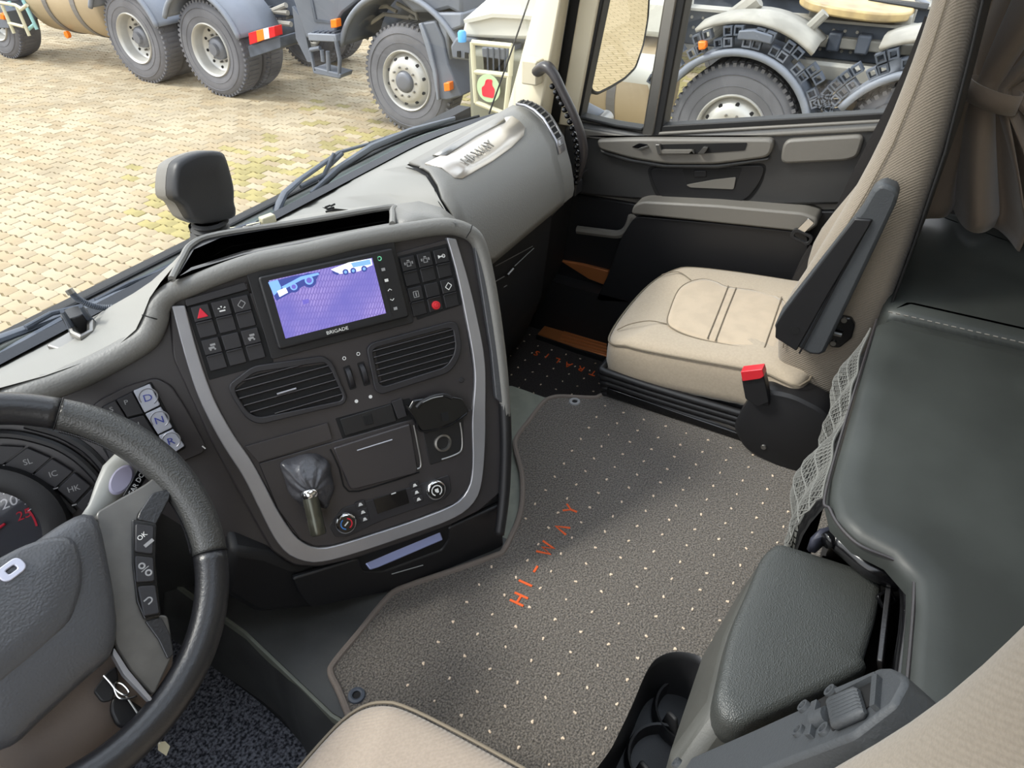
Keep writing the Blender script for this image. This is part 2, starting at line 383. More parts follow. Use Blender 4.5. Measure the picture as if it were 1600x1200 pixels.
dpart('bar_post', [(1090, 240), (1099, 230), (1106, 231), (1100, 240)], .03, .046, m_steel, .002, .002)
dpart('bar_post', [(1076, 240), (1083, 234), (1085, 240)], .03, .046, m_steel, .001, .002)
dpart('rear_insert', [(1224, 219), (1352, 211), (1340, 246), (1322, 252), (1218, 257)], .0, .026, m_doorg, .02, .006)
dpart('pull_panel', [(1013, 263), (1197, 258), (1188, 285), (1170, 308), (1155, 316), (1060, 313), (1032, 308), (1022, 290)], .0, .016, m_black, .02, .002)
dpart('panel_groove', [(1010, 260), (1200, 255), (1190, 290), (1172, 313), (1156, 320), (1058, 316), (1028, 311), (1018, 292)], .0, .0125, m_void, .02, 0)
dpart('pull_recess', [(1066, 264), (1160, 262), (1147, 297), (1075, 293)], .0, .0165, m_void, .006, 0)
dpart('recess_floor', [(1072, 289), (1115, 281), (1150, 277), (1146, 296), (1078, 293)], .0, .019, m_doorg, .004, .002)
dpart('recess_hook', [(1084, 267), (1103, 267), (1103, 276), (1084, 277)], .0, .019, m_black, .002, .002)
dpart('lower_panel', [(880, 300), (1010, 322), (1260, 330), (1430, 330), (1460, 600), (950, 620), (800, 700), (800, 400)], -.03, .0, m_black, 0, .004)
dpart('door_pocket', [(992, 338), (1120, 349), (1262, 364), (1262, 480), (1100, 480), (930, 470), (950, 430), (970, 372)], -.01, .05, m_black, .02, .01)
dpart('armrest_bar', [(985, 335), (990, 320), (1005, 315), (1120, 321), (1255, 333), (1276, 341), (1278, 352), (1262, 364), (1120, 349)], -.01, .06, m_doorg, .012, .008)
M('pocket_edge', tube(smooth([Dp.P(*Dp.uv(x, y, .04), .03) for x, y in [(900, 361), (940, 366), (965, 368), (978, 360), (986, 340)]], 6), .012, 8), m_doorg, door, smooth=True)
dpart('copper_plate', [(876, 408), (910, 414), (950, 424), (949, 434), (990, 455), (984, 460), (920, 436)], -.01, .012, m_copper, 0, .001, label='copper brown scuff plate low on the door')
kn = Dp.uv(1382, 203, .02)
M('lock_knob', J(disc(Dp, kn[0], kn[1], .009, .0, .02), disc(Dp, kn[0], kn[1], .006, .02, .035)), m_black, door, bevel=.001)
# ------------------------------------------------------------------ pavement
pav = S('pavement', wbox(-6, 40, -25, 45, GZ - .2, GZ - .008), m_joint)
def pavmat():
    m = mat('far paving', (148, 133, 105), .95); t = m.node_tree; N = t.nodes; L = t.links; b = N['Principled BSDF']
    tc = N.new('ShaderNodeTexCoord'); br = N.new('ShaderNodeTexBrick'); br.inputs['Scale'].default_value = 1
    br.inputs['Brick Width'].default_value = .2; br.inputs['Row Height'].default_value = .1; br.inputs['Mortar Size'].default_value = .006
    br.inputs['Color1'].default_value = lin((156, 141, 114)) + (1,); br.inputs['Color2'].default_value = lin((146, 131, 104)) + (1,); br.inputs['Mortar'].default_value = lin((105, 93, 65)) + (1,)
    L.new(tc.outputs['Object'], br.inputs['Vector']); L.new(br.outputs[0], b.inputs[0]); return m
m_farp = pavmat()
S('far_paving', J(wbox(-6, 40, -25, 1.4, GZ - .02, GZ), wbox(12.6, 40, 1.4, 45, GZ - .02, GZ), wbox(-6, 12.6, 20, 45, GZ - .02, GZ), wbox(-6, .3, 1.4, 20, GZ - .02, GZ)), m_farp, pav)
def pverts():   # zigzag block: long edges along Y, 0.2 x 0.1
    a = .0982; b = .0483; k = .011
    o = [(-b - k, -a), (-b + k, -a / 3), (-b - k, a / 3), (-b + k, a)]
    p = [(b + k, a), (b - k, a / 3), (b + k, -a / 3), (b - k, -a)]
    return o + p
pb = pverts(); pv, pf = prism(WORLD, pb, -.03, -.004); n_ = len(pb)
top = [(x * .95, y * .975, 0.) for x, y in pb]
pv = [tuple(p) for p in pv] + top
pf = pf[:1] + [(i + n_, (i + 1) % n_ + n_, (i + 1) % n_ + 2 * n_, i + 2 * n_) for i in range(n_)] + [tuple(range(2 * n_, 3 * n_))] + pf[2:]
def parr(mt):
    me = bpy.data.meshes.new('paver'); me.from_pydata(pv, [], pf); me.update(); me.materials.append(mt); return me
pmes = [parr(m_paver), parr(m_paver2), parr(mat('warm concrete paver', (155, 138, 109), .95, bump=.4, bscale=60, var=.1, vscale=2)), parr(mat('mossy yellow paver', (148, 136, 88), .95, bump=.4, bscale=60, var=.15, vscale=3))]
cells = []
for i in range(123):
    for j in range(93):
        x = .35 + i * .1; y = 1.5 + j * .2 + (.1 if i % 2 else 0)
        q = RC @ (np.array([x, y, GZ]) - C0)
        if q[2] < .3: continue
        px_, py_ = q[0] / q[2] * FPX + 800, q[1] / q[2] * FPX + 600
        if -120 < px_ < 1500 and -60 < py_ < 640:
            cells.append((q[2], x, y, -20 < px_ < 780 and py_ < 560 - px_ * .45))
cells.sort(); nvis = 0; SV = [[], [], [], []]; SF = [[], [], [], []]; pva = np.array(pv)
for dd, x, y, vis in cells:
    moss = (y < 5.6 + rs.randn() * .5) and x > 3.2 and rs.rand() < .6
    k = 3 if moss else int(rs.choice([0, 0, 1, 1, 2])); dz = rs.uniform(-.003, .003)
    if vis and nvis < 300:
        o = bpy.data.objects.new('paver', pmes[k]); COL.objects.link(o); o.parent = pav; o.location = (x, y, GZ + dz); o.rotation_euler = (rs.randn() * .006, rs.randn() * .006, rs.randn() * .01); nvis += 1
    else:
        base = len(SV[k]); SV[k].extend(map(tuple, pva + (x, y, GZ + dz))); SF[k].extend([tuple(i + base for i in f) for f in pf])
for k in range(4):
    me = bpy.data.meshes.new('paver_field'); me.from_pydata(SV[k], [], SF[k]); me.update(); me.materials.append(pmes[k].materials[0])
    o = bpy.data.objects.new('paver_field', me); COL.objects.link(o); o.parent = pav; o['kind'] = 'stuff'
# ================================================================== DASHBOARD
tA = C0 + np.array([0.61633852, 0.74742457, -0.50447349])
A = Fr(tA, (0.82585909, -0.55850458, -0.0073234), (0.25008667, 0.38102505, 0.89345971))
AP = lambda x, y, off=0.: A.P(*A.uv(x, y, off), off)
dash = T('dashboard', 'grey soft plastic dashboard running below the windscreen', 'dashboard', (.8, .9, .0))
W = lambda x: np.array([x, wsy(x, .43) - .012, .437])
cols = []
def col(F, wx, bulge=.012):
    F = np.array(F); w_ = W(wx); m1 = F * .62 + w_ * .38 + np.array([0, 0, bulge]); m2 = F * .3 + w_ * .7 + np.array([0, 0, bulge * .6]); cols.append([tuple(p) for p in (F, m1, m2, w_)])
l0 = AP(0, 606, .012)
for k in (.6, .35, .15): col(l0 + np.array([-k, .03 * k, .0]), l0[0] - k, .004)
for x, y in [(0, 606), (70, 587), (130, 566), (180, 543), (212, 515), (224, 490), (234, 465), (250, 442)]:
    F = AP(x, y, .012); col(F, F[0] + .02, .004)
for x, y, z in [(268, 420, .565), (298, 380, .57), (335, 364, .571), (480, 343, .573), (560, 331, .574), (612, 322, .574)]:
    F = at(x, y, 'Z', z); col(F, F[0] + .02, .0)
for x, y, z in [(655, 316, .568), (698, 333, .562)]:
    F = at(x, y, 'Z', z); col(F, F[0] + .05, .004)
col((1.04, .70, .455), 1.0, .02); col((1.052, .74, .497), 1.03, .015); col((1.10, .80, .518), 1.1, .01); col((1.13, .87, .517), 1.15, .004)
for x in np.linspace(1.22, 1.64, 8): col((x, .87, .515), x + .07 * (x - 1.2) / .44, .004)
M('dash_top', loft(cols, closed=False), m_dashtop, dash, smooth=True, ang=70)
M('windscreen_ledge', loft([[(x, wsy(x, .43) - .03, .448 + .001) for x in np.linspace(-.5, 1.7, 40)], [(x, wsy(x, .43) - .012, .455) for x in np.linspace(-.5, 1.7, 40)], [(x, wsy(x, .43) - .006, .44) for x in np.linspace(-.5, 1.7, 40)]], closed=False), m_gloss, dash, smooth=True)
# padded brow / surround as one swept roll
pth = [tuple(l0 + np.array([-.6, .02, -.01]))] + [tuple(AP(x, y, .0)) for x, y in [(-90, 652), (0, 630), (60, 610), (100, 596), (150, 574), (195, 550), (228, 527), (242, 500), (248, 478), (266, 459), (300, 446), (340, 430), (400, 410), (480, 394), (560, 375), (640, 361), (700, 354), (737, 366), (752, 392), (764, 440), (774, 500), (782, 560), (787, 610), (790, 650)]]
P_ = smooth(pth, 6)
M('padded_brow', tube(P_, [.019, .019, .019, .0185, .018, .018, .0165, .0145, .014, .014, .014, .014, .0135, .0125, .011, .0105, .010, .009], 14), m_dash, dash, smooth=True, ang=180)
M('console_edge', tube(smooth([AP(x, y, -.001) for x, y in [(788, 630), (790, 670), (790, 720), (787, 780), (780, 835)]], 6), [.010, .0105, .010, .009], 12), m_black, dash, smooth=True, ang=180)
for x, y, x2, y2 in [(222, 492, 250, 500), (738, 352, 728, 372)]:
    a_ = AP(x, y, .016); b_ = AP(x2, y2, .014); M('pad_seam', tube([a_, (a_ + b_) / 2 + A.n * .005, b_], .0009, 5), m_void, dash)
M('rear_tray', loft([[tuple(at(x, y, 'Z', z)) for x, y in ring] for ring, z in (
    ([(262, 440), (298, 380), (342, 364), (608, 322), (618, 322), (618, 352), (500, 374), (380, 398), (300, 422)], .571),
    ([(276, 434), (303, 390), (346, 371), (604, 327), (612, 330), (612, 348), (500, 368), (380, 392), (298, 418)], .571),
    ([(280, 436), (306, 394), (348, 376), (604, 332), (611, 335), (612, 349), (500, 369), (380, 393), (298, 419)], .54),
    ([(300, 440), (325, 405), (360, 385), (600, 346), (607, 348), (607, 362), (500, 380), (390, 402), (310, 428)], .515))], cap1=True), m_gloss, dash, bevel=.001, label='gloss black open tray behind the console roll')
rimp = smooth([at(x, y, 'Z', .572) for x, y in [(268, 436), (284, 405), (300, 382), (342, 366), (480, 345), (606, 324), (613, 330), (613, 350)]], 4)
M('tray_rim', tube(rimp, .005, 8), m_dash, dash, smooth=True)
M('tray_shoulder', loft([[tuple(at(x, y, 'Z', z)) for x, y, z in r] for r in ([(612, 322, .574), (655, 316, .569), (690, 326, .565), (712, 343, .56)], [(613, 340, .571), (652, 338, .569), (688, 342, .565), (712, 350, .56)], [(614, 360, .565), (650, 356, .565), (690, 352, .56), (712, 355, .555)])], closed=False), m_dash, dash, smooth=True, solid=.004)
# sides of the dashboard lid (glove box)
prof = [(.87, .515), (.835, .521), (.80, .520), (.765, .509), (.74, .495), (.715, .473), (.70, .448), (.685, .415), (.675, .385), (.670, .36), (.672, .342)]
XL = np.interp(range(11), [0, 2, 4, 6, 8, 10], [1.13, 1.10, 1.052, 1.04, 1.06, 1.115])
XR = np.interp(range(11), [0, 2, 4, 6, 8, 10], [1.64, 1.60, 1.565, 1.54, 1.53, 1.525])
def lidcol(t, a=0., b=-.06, lift=0.):
    return [(XL[i] + a + (XR[i] + b - XL[i] - a) * t, y - lift * .4, z + lift) for i, (y, z) in enumerate(prof)]
M('glove_lid', loft([lidcol(t, .006, -.062, .003) for t in np.linspace(0, 1, 14)], closed=False), m_dash, dash, smooth=True, solid=.006, ang=60, label='curved grained grey lid above the passenger footwell')
M('lid_gap', loft([lidcol(t, -.004, -.05, -.002) for t in np.linspace(0, 1, 14)], closed=False), m_void, dash, smooth=True)
M('end_panel', loft([[(XR[i] - .056 + .056 * t, y, z + .001) for i, (y, z) in enumerate(prof)] for t in (0, .5, 1)] + [[(XR[i] + .004, y + .02, z - .02) for i, (y, z) in enumerate(prof)]] + [[(XR[i] + .004, y + .1, z - .12) for i, (y, z) in enumerate(prof)]], closed=False), m_dash, dash, smooth=True, ang=60)
def onlid(x, y, lift=.007):   # point of the lid surface seen at a photo pixel
    r = ray(x, y); best = None
    for i in range(10):
        for s_ in np.linspace(0, 1, 40):
            Yv = prof[i][0] * (1 - s_) + prof[i + 1][0] * s_; Zv = prof[i][1] * (1 - s_) + prof[i + 1][1] * s_ + lift
            q = C0 + r * (Yv - C0[1]) / r[1]; e_ = abs(q[2] - Zv)
            if best is None or e_ < best[0]: best = (e_, q)
    return best[1]
vb = M('end_vent', loft([[(XR[i] - .046 + .036 * t, y, z + .0035) for i, (y, z) in enumerate(prof[:7])] for t in (0, 1)], closed=False), m_trim, dash, solid=.004, smooth=True)
M('vent_opening', loft([[(XR[i] - .040 + .024 * t, y, z + .0065) for i, (y, z) in enumerate(prof[:7])] for t in (0, 1)], closed=False), m_void, vb, smooth=True)
for k in range(12):
    s_ = .3 + k * .48; i = int(s_); f_ = s_ - i; q = [np.array([XR[j] - .028, prof[j][0], prof[j][1] + .0075]) for j in (i, i + 1)]; c = q[0] * (1 - f_) + q[1] * f_
    M('louvre', tube([c - (.011, 0, 0), c + (.011, 0, 0)], .0022, 6), m_dash, vb)
# silver name plate on the lid
def patch(name, P, m, parent, lift=.008, n=10, mdl=None):
    # P: four pixel polylines corner order TL TR BR BL
    TL, TR, BR, BL = [np.array(p, float) for p in P]; rows = []
    for j in range(n + 1):
        v_ = j / n; rows.append([tuple(onlid(*((TL * (1 - u_) + TR * u_) * (1 - v_) + (BL * (1 - u_) + BR * u_) * v_), lift)) for u_ in np.linspace(0, 1, n + 1)])
    return M(name, loft(rows, closed=False), m, parent, smooth=True, solid=.003)
def fan(name, px, m, parent, lift, solid=.003):
    pts = [onlid(x, y, lift) for x, y in px]; c = onlid(*np.mean(np.array(px), 0), lift); n = len(pts)
    v = [tuple(p) for p in pts] + [tuple(p * .5 + c * .5) for p in [onlid(*((np.array(q) + np.mean(np.array(px), 0)) / 2), lift) * 2 - c for q in px]] + [tuple(c)]
    f = []
    for i in range(n): j = (i + 1) % n; f += [(i, j, n + j, n + i), (n + i, n + j, 2 * n)]
    return M(name, (v, f), m, parent, smooth=True, solid=solid, ang=180)
m_plate = mat('brushed silver plate', (196, 190, 182), .3, metal=.6)
pl = fan('name_plate', [(664, 256), (690, 243), (740, 216), (790, 184), (800, 182), (812, 190), (820, 200), (818, 212), (800, 230), (770, 252), (735, 272), (722, 279), (710, 278), (690, 262)], m_plate, dash, .008)
fan('plate_recess', [(655, 262), (700, 236), (795, 178), (808, 180), (824, 192), (826, 215), (805, 238), (740, 279), (720, 285), (704, 283), (684, 266)], m_dashtop, dash, .0035, .002)
fan('upper_lip', [(676, 243), (742, 203), (785, 180), (790, 190), (745, 213), (698, 243), (712, 240), (686, 252)][:6], m_steel, dash, .009)
q0 = onlid(735, 262, .011); q1 = onlid(812, 206, .011); q2 = onlid(725, 250, .011); LF = Fr(q0, q1 - q0, q2 - q0)
text('lettering', 'HI-WAY', LF, .062, .016, .03, m_steel, pl, center=True, off=.002, depth=.001, sx=1.15)
# black lower part of the passenger side
low = [(.674, .34), (.70, .325), (.715, .30), (.725, .2), (.74, .05), (.80, -.12), (.9, -.23)]
M('lower_panel', loft([[(x, y + (0.04 if x > 1.5 else 0), z) for y, z in low] for x in (.95, 1.2, 1.5, 1.56, 1.72)], closed=False), m_blackmat, dash, smooth=True, ang=40)
M('side_closing', loft([[(1.53, .69, .36), (1.53, .87, .5), (1.62, .98, .44)], [(1.72, .8, .3), (1.74, .9, .4), (1.74, .98, .42)], [(1.72, .85, -.2), (1.74, .95, -.2), (1.74, 1.05, -.2)]], closed=False), m_blackmat, dash)
for a_, b_, w_ in [((774, 416), (832, 385), .0012), ((774, 440), (788, 432), .0012), ((793, 430), (802, 420), .003), ((804, 416), (834, 388), .0012), ((787, 449), (792, 446), .0012)]:
    M('panel_edge_line', tube([at(*a_, 'Y', .713), at(*b_, 'Y', .713)], w_, 6), m_steel, dash)
# small leaf-shaped sensor grille on the dash top
for k, (x, y, l) in enumerate([(512, 323, 8), (516, 326, 12), (514, 330, 10), (520, 321, 6)]):
    a_ = at(x - l / 2, y + 1, 'Z', .548); b_ = at(x + l / 2, y - 2, 'Z', .548)
    M('sensor_slit', tube([a_, b_], .0018, 6), m_void, dash)
# driver-side fascia (same slope as the console face)
M('driver_fascia', prism(A, A.px([(-330, 720), (0, 625), (150, 580), (205, 560), (240, 530), (250, 500), (275, 470), (330, 640), (400, 800), (460, 875), (400, 880), (350, 862), (250, 800), (120, 900), (-330, 1000)], -.012), -.05, -.012), m_face, dash)
kn_ = [AP(-330, 960, -.02), AP(100, 880, -.02), AP(250, 800, -.02), AP(350, 855, -.02), AP(455, 880, -.02)]
M('knee_panel', loft([[tuple(p) for p in kn_], [tuple(p + (0, .03, -.06)) for p in kn_], [(p[0], max(p[1] + .1, .8), .08) for p in kn_], [(p[0], 1.0, -.2) for p in kn_]], closed=False), m_floord, dash, smooth=True, ang=60)
# ================================================================== INSTRUMENT CLUSTER
clu = T('instrument_cluster', 'dark instrument cluster with a round gauge behind the steering wheel', 'instrument cluster', AP(-40, 840, -.02))
off = -.01
def aquad(name, px, w0, w1, m, parent, r=0., bevel=.0012, label=None, off=None):
    pts = A.px(px, w1 if off is None else off)
    return M(name, prism(A, rnd(pts, r) if r else pts, w0, w1), m, parent, bevel=bevel, label=label)
gc = np.array(A.uv(-22, 838, -.004)); gr = np.linalg.norm(np.array(A.uv(65, 812, -.004)) - gc)
M('dial_face', disc(A, gc[0], gc[1], gr, -.02, -.006, 48), mat('gauge grey', (52, 54, 58), .5), clu)
M('gauge_lens', disc(A, gc[0], gc[1], gr, .004, .006, 48), m_lens, clu)
M('gauge_bezel', lathe(A.sub(gc[0], gc[1]), [(gr - .002, -.01), (gr, .008), (gr + .012, .012), (gr + .03, .008), (gr + .034, -.012)], 64), m_black, clu, smooth=True)
def gdir(x, y): p = np.array(A.uv(x, y, -.005)); d = p - gc; return math.atan2(d[1], d[0])
for k in range(18):
    a_ = gdir(52, 795) + .02 + k * .16; major = (k % 5 == 0)
    c_, s_ = math.cos(a_), math.sin(a_); r0, r1 = (gr * (.86 if major else .91), gr * .94)
    p0 = gc + np.array([c_, s_]) * r0; p1 = gc + np.array([c_, s_]) * r1
    M('scale_tick', tube([A.P(*p0, -.0055), A.P(*p1, -.0055)], .0008, 4), m_white, clu)
fs = Fr(A.P(*gc, -.0055), A.u, A.v); roll = math.radians(-2)
def gt(body, x, y, size, m): p = np.array(A.uv(x, y, -.005)); text('numeral', body, A, p[0], p[1], size, m, clu, rot=.12, off=-.0055, depth=.0004, sx=1.1, shear=.2)
gt('20', 13, 786, .019, m_white); gt('25', 36, 805, .017, m_red); gt('15', -22, 776, .019, m_white)
ra = [gdir(48, 792), gdir(52, 823)]
M('red_band', ribbon(A, [tuple(gc + gr * .9 * np.array([math.cos(t), math.sin(t)])) for t in np.linspace(ra[0], ra[1], 10)], [tuple(gc + gr * .86 * np.array([math.cos(t), math.sin(t)])) for t in np.linspace(ra[0], ra[1], 10)], -.006, -.005, 12), m_red, clu)
tip = np.array(A.uv(8, 818, -.003)); M('needle', tube([A.P(*gc, -.002), A.P(*tip, -.002)], [.0025, .0018], 6), m_red, clu)
aq = lambda *a, **k: aquad(*a, **k)
for px in ([(6, 727), (42, 700), (79, 716), (49, 742)], [(51, 743), (81, 717), (114, 737), (86, 763)], [(89, 765), (116, 739), (142, 760), (116, 787)], [(118, 790), (144, 763), (164, 786), (140, 808)], [(-40, 715), (0, 697), (38, 699), (3, 726)]):
    aq('cluster_key', px, -.014, -.004, m_btn, clu, .002, .001)
for x, y, s in [(43, 722, 'SL'), (83, 741, 'IC'), (115, 764, 'HK'), (140, 787, 'o')]:
    p = A.uv(x, y, -.003); text('key_symbol', s, A, p[0], p[1], .011, m_grey, clu, off=-.0038, depth=.0003)
for x, y in [(3, 728), (48, 743), (87, 763), (116, 789)]:
    p = A.uv(x, y, -.003); M('key_lamp', box(A.sub(p[0], p[1]), -.003, .003, -.0008, .0008, -.004, -.003), m_grey, clu)
for pts, r_ in [([(-120, 690), (0, 678), (70, 690), (115, 712), (150, 745), (166, 775)], .006), ([(40, 662), (95, 678), (140, 705), (172, 742)], .007), ([(-120, 760), (0, 733), (50, 750), (87, 772), (116, 800)], .004)]:
    M('cluster_rib', tube(smooth([AP(x, y, -.008) for x, y in pts], 6), r_, 8), m_black, clu, smooth=True)
# gear key panel
gp = T('gear_key_panel', 'dark panel with pale D N R keys right of the gauge', 'control panel', AP(240, 660, -.01))
aq('panel_plate', [(100, 690), (150, 628), (200, 602), (243, 590), (268, 603), (292, 640), (322, 697), (318, 708), (285, 722), (200, 760)], -.02, -.006, m_face, gp, .008, .002)
aq('key_recess', [(158, 636), (236, 596), (291, 699), (262, 718), (215, 700), (180, 735), (160, 700)], -.02, -.0045, m_void, gp, .003, .0005)
for px, m, s, c in [([(208, 611), (234, 600), (250, 633), (226, 645)], m_key, 'D', (231, 622)), ([(227, 647), (251, 636), (269, 668), (247, 679)], m_key, 'N', (249, 657)), ([(248, 681), (270, 671), (288, 697), (264, 713)], m_key, 'R', (267, 690)),
                    ([(182, 625), (206, 613), (224, 646), (199, 652)], m_btn, 'P', (197, 629)), ([(160, 636), (180, 626), (197, 653), (172, 660)], m_btn, 'S', (174, 640)), ([(200, 655), (224, 649), (244, 681), (222, 690)], m_btn, '!', (217, 663)), ([(176, 662), (198, 657), (219, 691), (195, 700)], m_btn, '', (0, 0)), ([(165, 703), (193, 702), (206, 722), (178, 732)], m_btn, '', (0, 0))]:
    k_ = aq('gear_key' if m is m_key else 'panel_key', px, -.012, .0015, m, gp, .0015, .001)
    if s:
        p = A.uv(c[0], c[1], .002)
        if m is m_key: M('key_dish', lathe(A.sub(p[0] + .001, p[1] + .0015), [(.0105, .0015), (.0115, .0024), (.0125, .0015)], 24, -1.2, 3.6), m_trim, k_)
        text('key_letter', s, A, p[0], p[1], .014 if m is m_key else .009, m_keyblue if m is m_key else m_grey, k_, off=.0017, depth=.0003, sx=1.2)
M('panel_tick', tube([AP(316, 697, .0), AP(321, 701, .0)], .001, 5), m_white, gp)
# ================================================================== CENTRE CONSOLE
con = T('centre_console', 'black centre console with silver frame turned towards the driver', 'console', at(640, 900, 'Z', 0))
aq('console_body', [(262, 470), (300, 428), (690, 352), (735, 372), (760, 440), (782, 560), (787, 650), (783, 770), (750, 798), (705, 820), (630, 848), (555, 873), (500, 886), (460, 884), (425, 862), (395, 810), (330, 690), (270, 560)], -.12, -.006, m_face, con, .01, .003)
aq('face_panel', [(290, 486), (698, 374), (724, 480), (740, 579), (738, 650), (738, 730), (712, 788), (655, 813), (520, 856), (490, 858), (455, 830), (405, 742), (380, 706), (339, 640), (305, 555)], -.012, .0, m_face, con, .004, .001)
outer = [(268, 478), (290, 560), (312, 625), (345, 690), (380, 745), (405, 795), (427, 838), (445, 862), (467, 875), (500, 879), (555, 865), (630, 840), (705, 812), (737, 790), (752, 760), (758, 700), (759, 640), (758, 564), (745, 492), (730, 430), (713, 373)]
inner = [(289, 477), (310, 555), (335, 625), (365, 680), (390, 716), (412, 755), (434, 798), (455, 830), (470, 846), (492, 856), (520, 854), (580, 836), (655, 811), (712, 787), (733, 762), (739, 725), (738, 655), (742, 579), (725, 480), (712, 420), (698, 371)]
o2 = smooth(A.px(outer, .006), 4); i2 = smooth(A.px(inner, .006), 4)
M('silver_frame', ribbon(A, o2, i2, -.006, .006, 90), m_trim, con, smooth=True, bevel=.0015, ang=30)
aq('side_bolster', [(741, 384), (752, 388), (768, 440), (780, 500), (788, 570), (791, 612), (784, 630), (775, 622), (768, 550), (754, 460)], -.006, .006, m_pad, con, .004, .004)
# right wall of the console
rp = [AP(x, y, -.01) for x, y in [(700, 345), (738, 366), (758, 402), (770, 445), (781, 500), (789, 570), (792, 640), (790, 720), (786, 800)]]
M('console_side', loft([[tuple(p) for p in rp], [tuple(p + (.015, .05, -.01)) for p in rp], [tuple(p + (.03, .3, -.05)) for p in rp]], closed=False), m_blackmat, con, smooth=True)
# switches
def switch(u0, v0, m_face_, blank=False, h=.0455, wd=.0235):
    s = aqs = M('rocker_switch', prism(A, rnd(rect(u0, u0 + wd, v0 - h * .5 + .0006, v0), .0015, 3), -.004, .0045), m_face_, con, bevel=.0012)
    M('rocker_lower', prism(A, rnd(rect(u0, u0 + wd, v0 - h, v0 - h * .5 - .0006), .0015, 3), -.004, .003), m_face_, s, bevel=.0012)
    M('rocker_ridge', box(A, u0 + .001, u0 + wd - .001, v0 - h * .5 - .0022, v0 - h * .5, .0, .0058), m_face_, s, bevel=.0006)
    return s
def icon(s, u, v, kind, m=m_white, off=.0048, sc=1.):
    if kind == 'triangle':
        M('symbol', prism(A.sub(u, v), [(-.0075, -.006), (.0075, -.006), (0, .008)], off - .001, off + .0014), m_red, s, bevel=.0006)
    elif kind == 'fan':
        fr = A.sub(u, v - .001); M('symbol', J(*[prism(fr, [(.002 * math.cos(a), .002 * math.sin(a)), (.006 * math.cos(a - .2), .005 * math.sin(a - .2)), (.006 * math.cos(a + .25), .005 * math.sin(a + .25))], off, off + .0004) for a in (.5, 1.57, 2.6)] + [box(fr, -.004, .004, -.003, -.001, off, off + .0004)]), m, s)
    elif kind == 'dia':
        fr = A.sub(u, v, 0, math.radians(45)); M('symbol', ribbon(fr, [(-.005 * sc, -.004 * sc), (.005 * sc, -.004 * sc), (.005 * sc, .004 * sc), (-.005 * sc, .004 * sc)], [(-.0038 * sc, -.003 * sc), (.0038 * sc, -.003 * sc), (.0038 * sc, .003 * sc), (-.0038 * sc, .003 * sc)], off, off + .0004, 16, True), m, s)
    elif kind == 'car':
        fr = A.sub(u, v); M('symbol', J(box(fr, -.005, .003, -.003, 0, off, off + .0004), box(fr, -.002, .005, .001, .004, off, off + .0004), disc(fr, -.003, -.004, .0014, off, off + .0004, 8), disc(fr, .003, -.004, .0014, off, off + .0004, 8)), m, s)
    elif kind == 'horn':
        fr = A.sub(u, v); M('symbol', J(prism(fr, [(-.006, .003), (-.001, 0), (-.006, -.003)], off, off + .0004), box(fr, -.002, .003, -.0008, .0008, off, off + .0004), lathe(fr.sub(.003, 0), [(.002, off), (.003, off + .0003)], 12)), m, s)
    elif kind == 'box':
        fr = A.sub(u, v); M('symbol', J(ribbon(fr, rect(-.0045, .0045, -.005, .005), rect(-.0035, .0035, -.004, .004), off, off + .0004, 24, True), box(fr, -.001, .001, -.003, .003, off, off + .0004)), m, s)
    elif kind == 'lamp':
        fr = A.sub(u, v); M('symbol', J(ribbon(fr, rect(-.0035, .0035, -.004, .003), rect(-.0025, .0025, -.003, .002), off, off + .0004, 24, True), box(fr, -.007, -.005, -.001, .003, off, off + .0004), box(fr, .005, .007, -.001, .003, off, off + .0004), box(fr, -.002, .002, .004, .006, off, off + .0004)), m, s)
aq('switch_recess', [(291, 480), (388, 453), (428, 566), (327, 594)], -.006, .0006, m_void, con, .002, .0004)
aq('recess_lip', [(289, 470), (386, 443), (388, 451), (291, 478)], -.002, .003, m_face, con, 0, .001)
ic = {(0, 0): 'triangle', (0, 1): 'fan', (0, 2): 'dia', (1, 0): 'car', (1, 2): 'car'}
for r_ in range(2):
    for c_ in range(3):
        u0 = -.1105 + c_ * .0272; v0 = -.0125 - r_ * .0485 ; s = switch(u0, v0, m_btn)
        if (r_, c_) in ic: icon(s, u0 + .0118, v0 - .0115, ic[(r_, c_)], m_grey if r_ or c_ == 2 else m_white)
aq('blank_cover', [(290, 468), (382, 441), (387, 452), (292, 479)], .0, .004, m_btn, con, .001, .001)
aq('switch_recess', [(617, 402), (700, 380), (722, 476), (652, 500)], -.006, .0006, m_void, con, .002, .0004)
ic = {(0, 0): 'lamp', (0, 1): 'lamp', (0, 2): 'horn', (1, 0): 'box', (1, 2): 'dia'}
m_btn2 = mat('dark rocker plastic', (27, 27, 30), .5)
for r_ in range(2):
    for c_ in range(3):
        u0 = .1985 + c_ * .0277; v0 = -.0095 - r_ * .0485; s = switch(u0, v0, m_btn2)
        if (r_, c_) in ic: icon(s, u0 + .0118, v0 - .0115, ic[(r_, c_)], m_grey if c_ < 2 else m_white)
        if (r_, c_) == (1, 1): M('red_plunger', J(disc(A, u0 + .0118, v0 - .036, .0072, .003, .008, 20, .0065), disc(A, u0 + .0118, v0 - .036, .0035, .008, .0095, 14)), m_redplas, s, bevel=.0006)
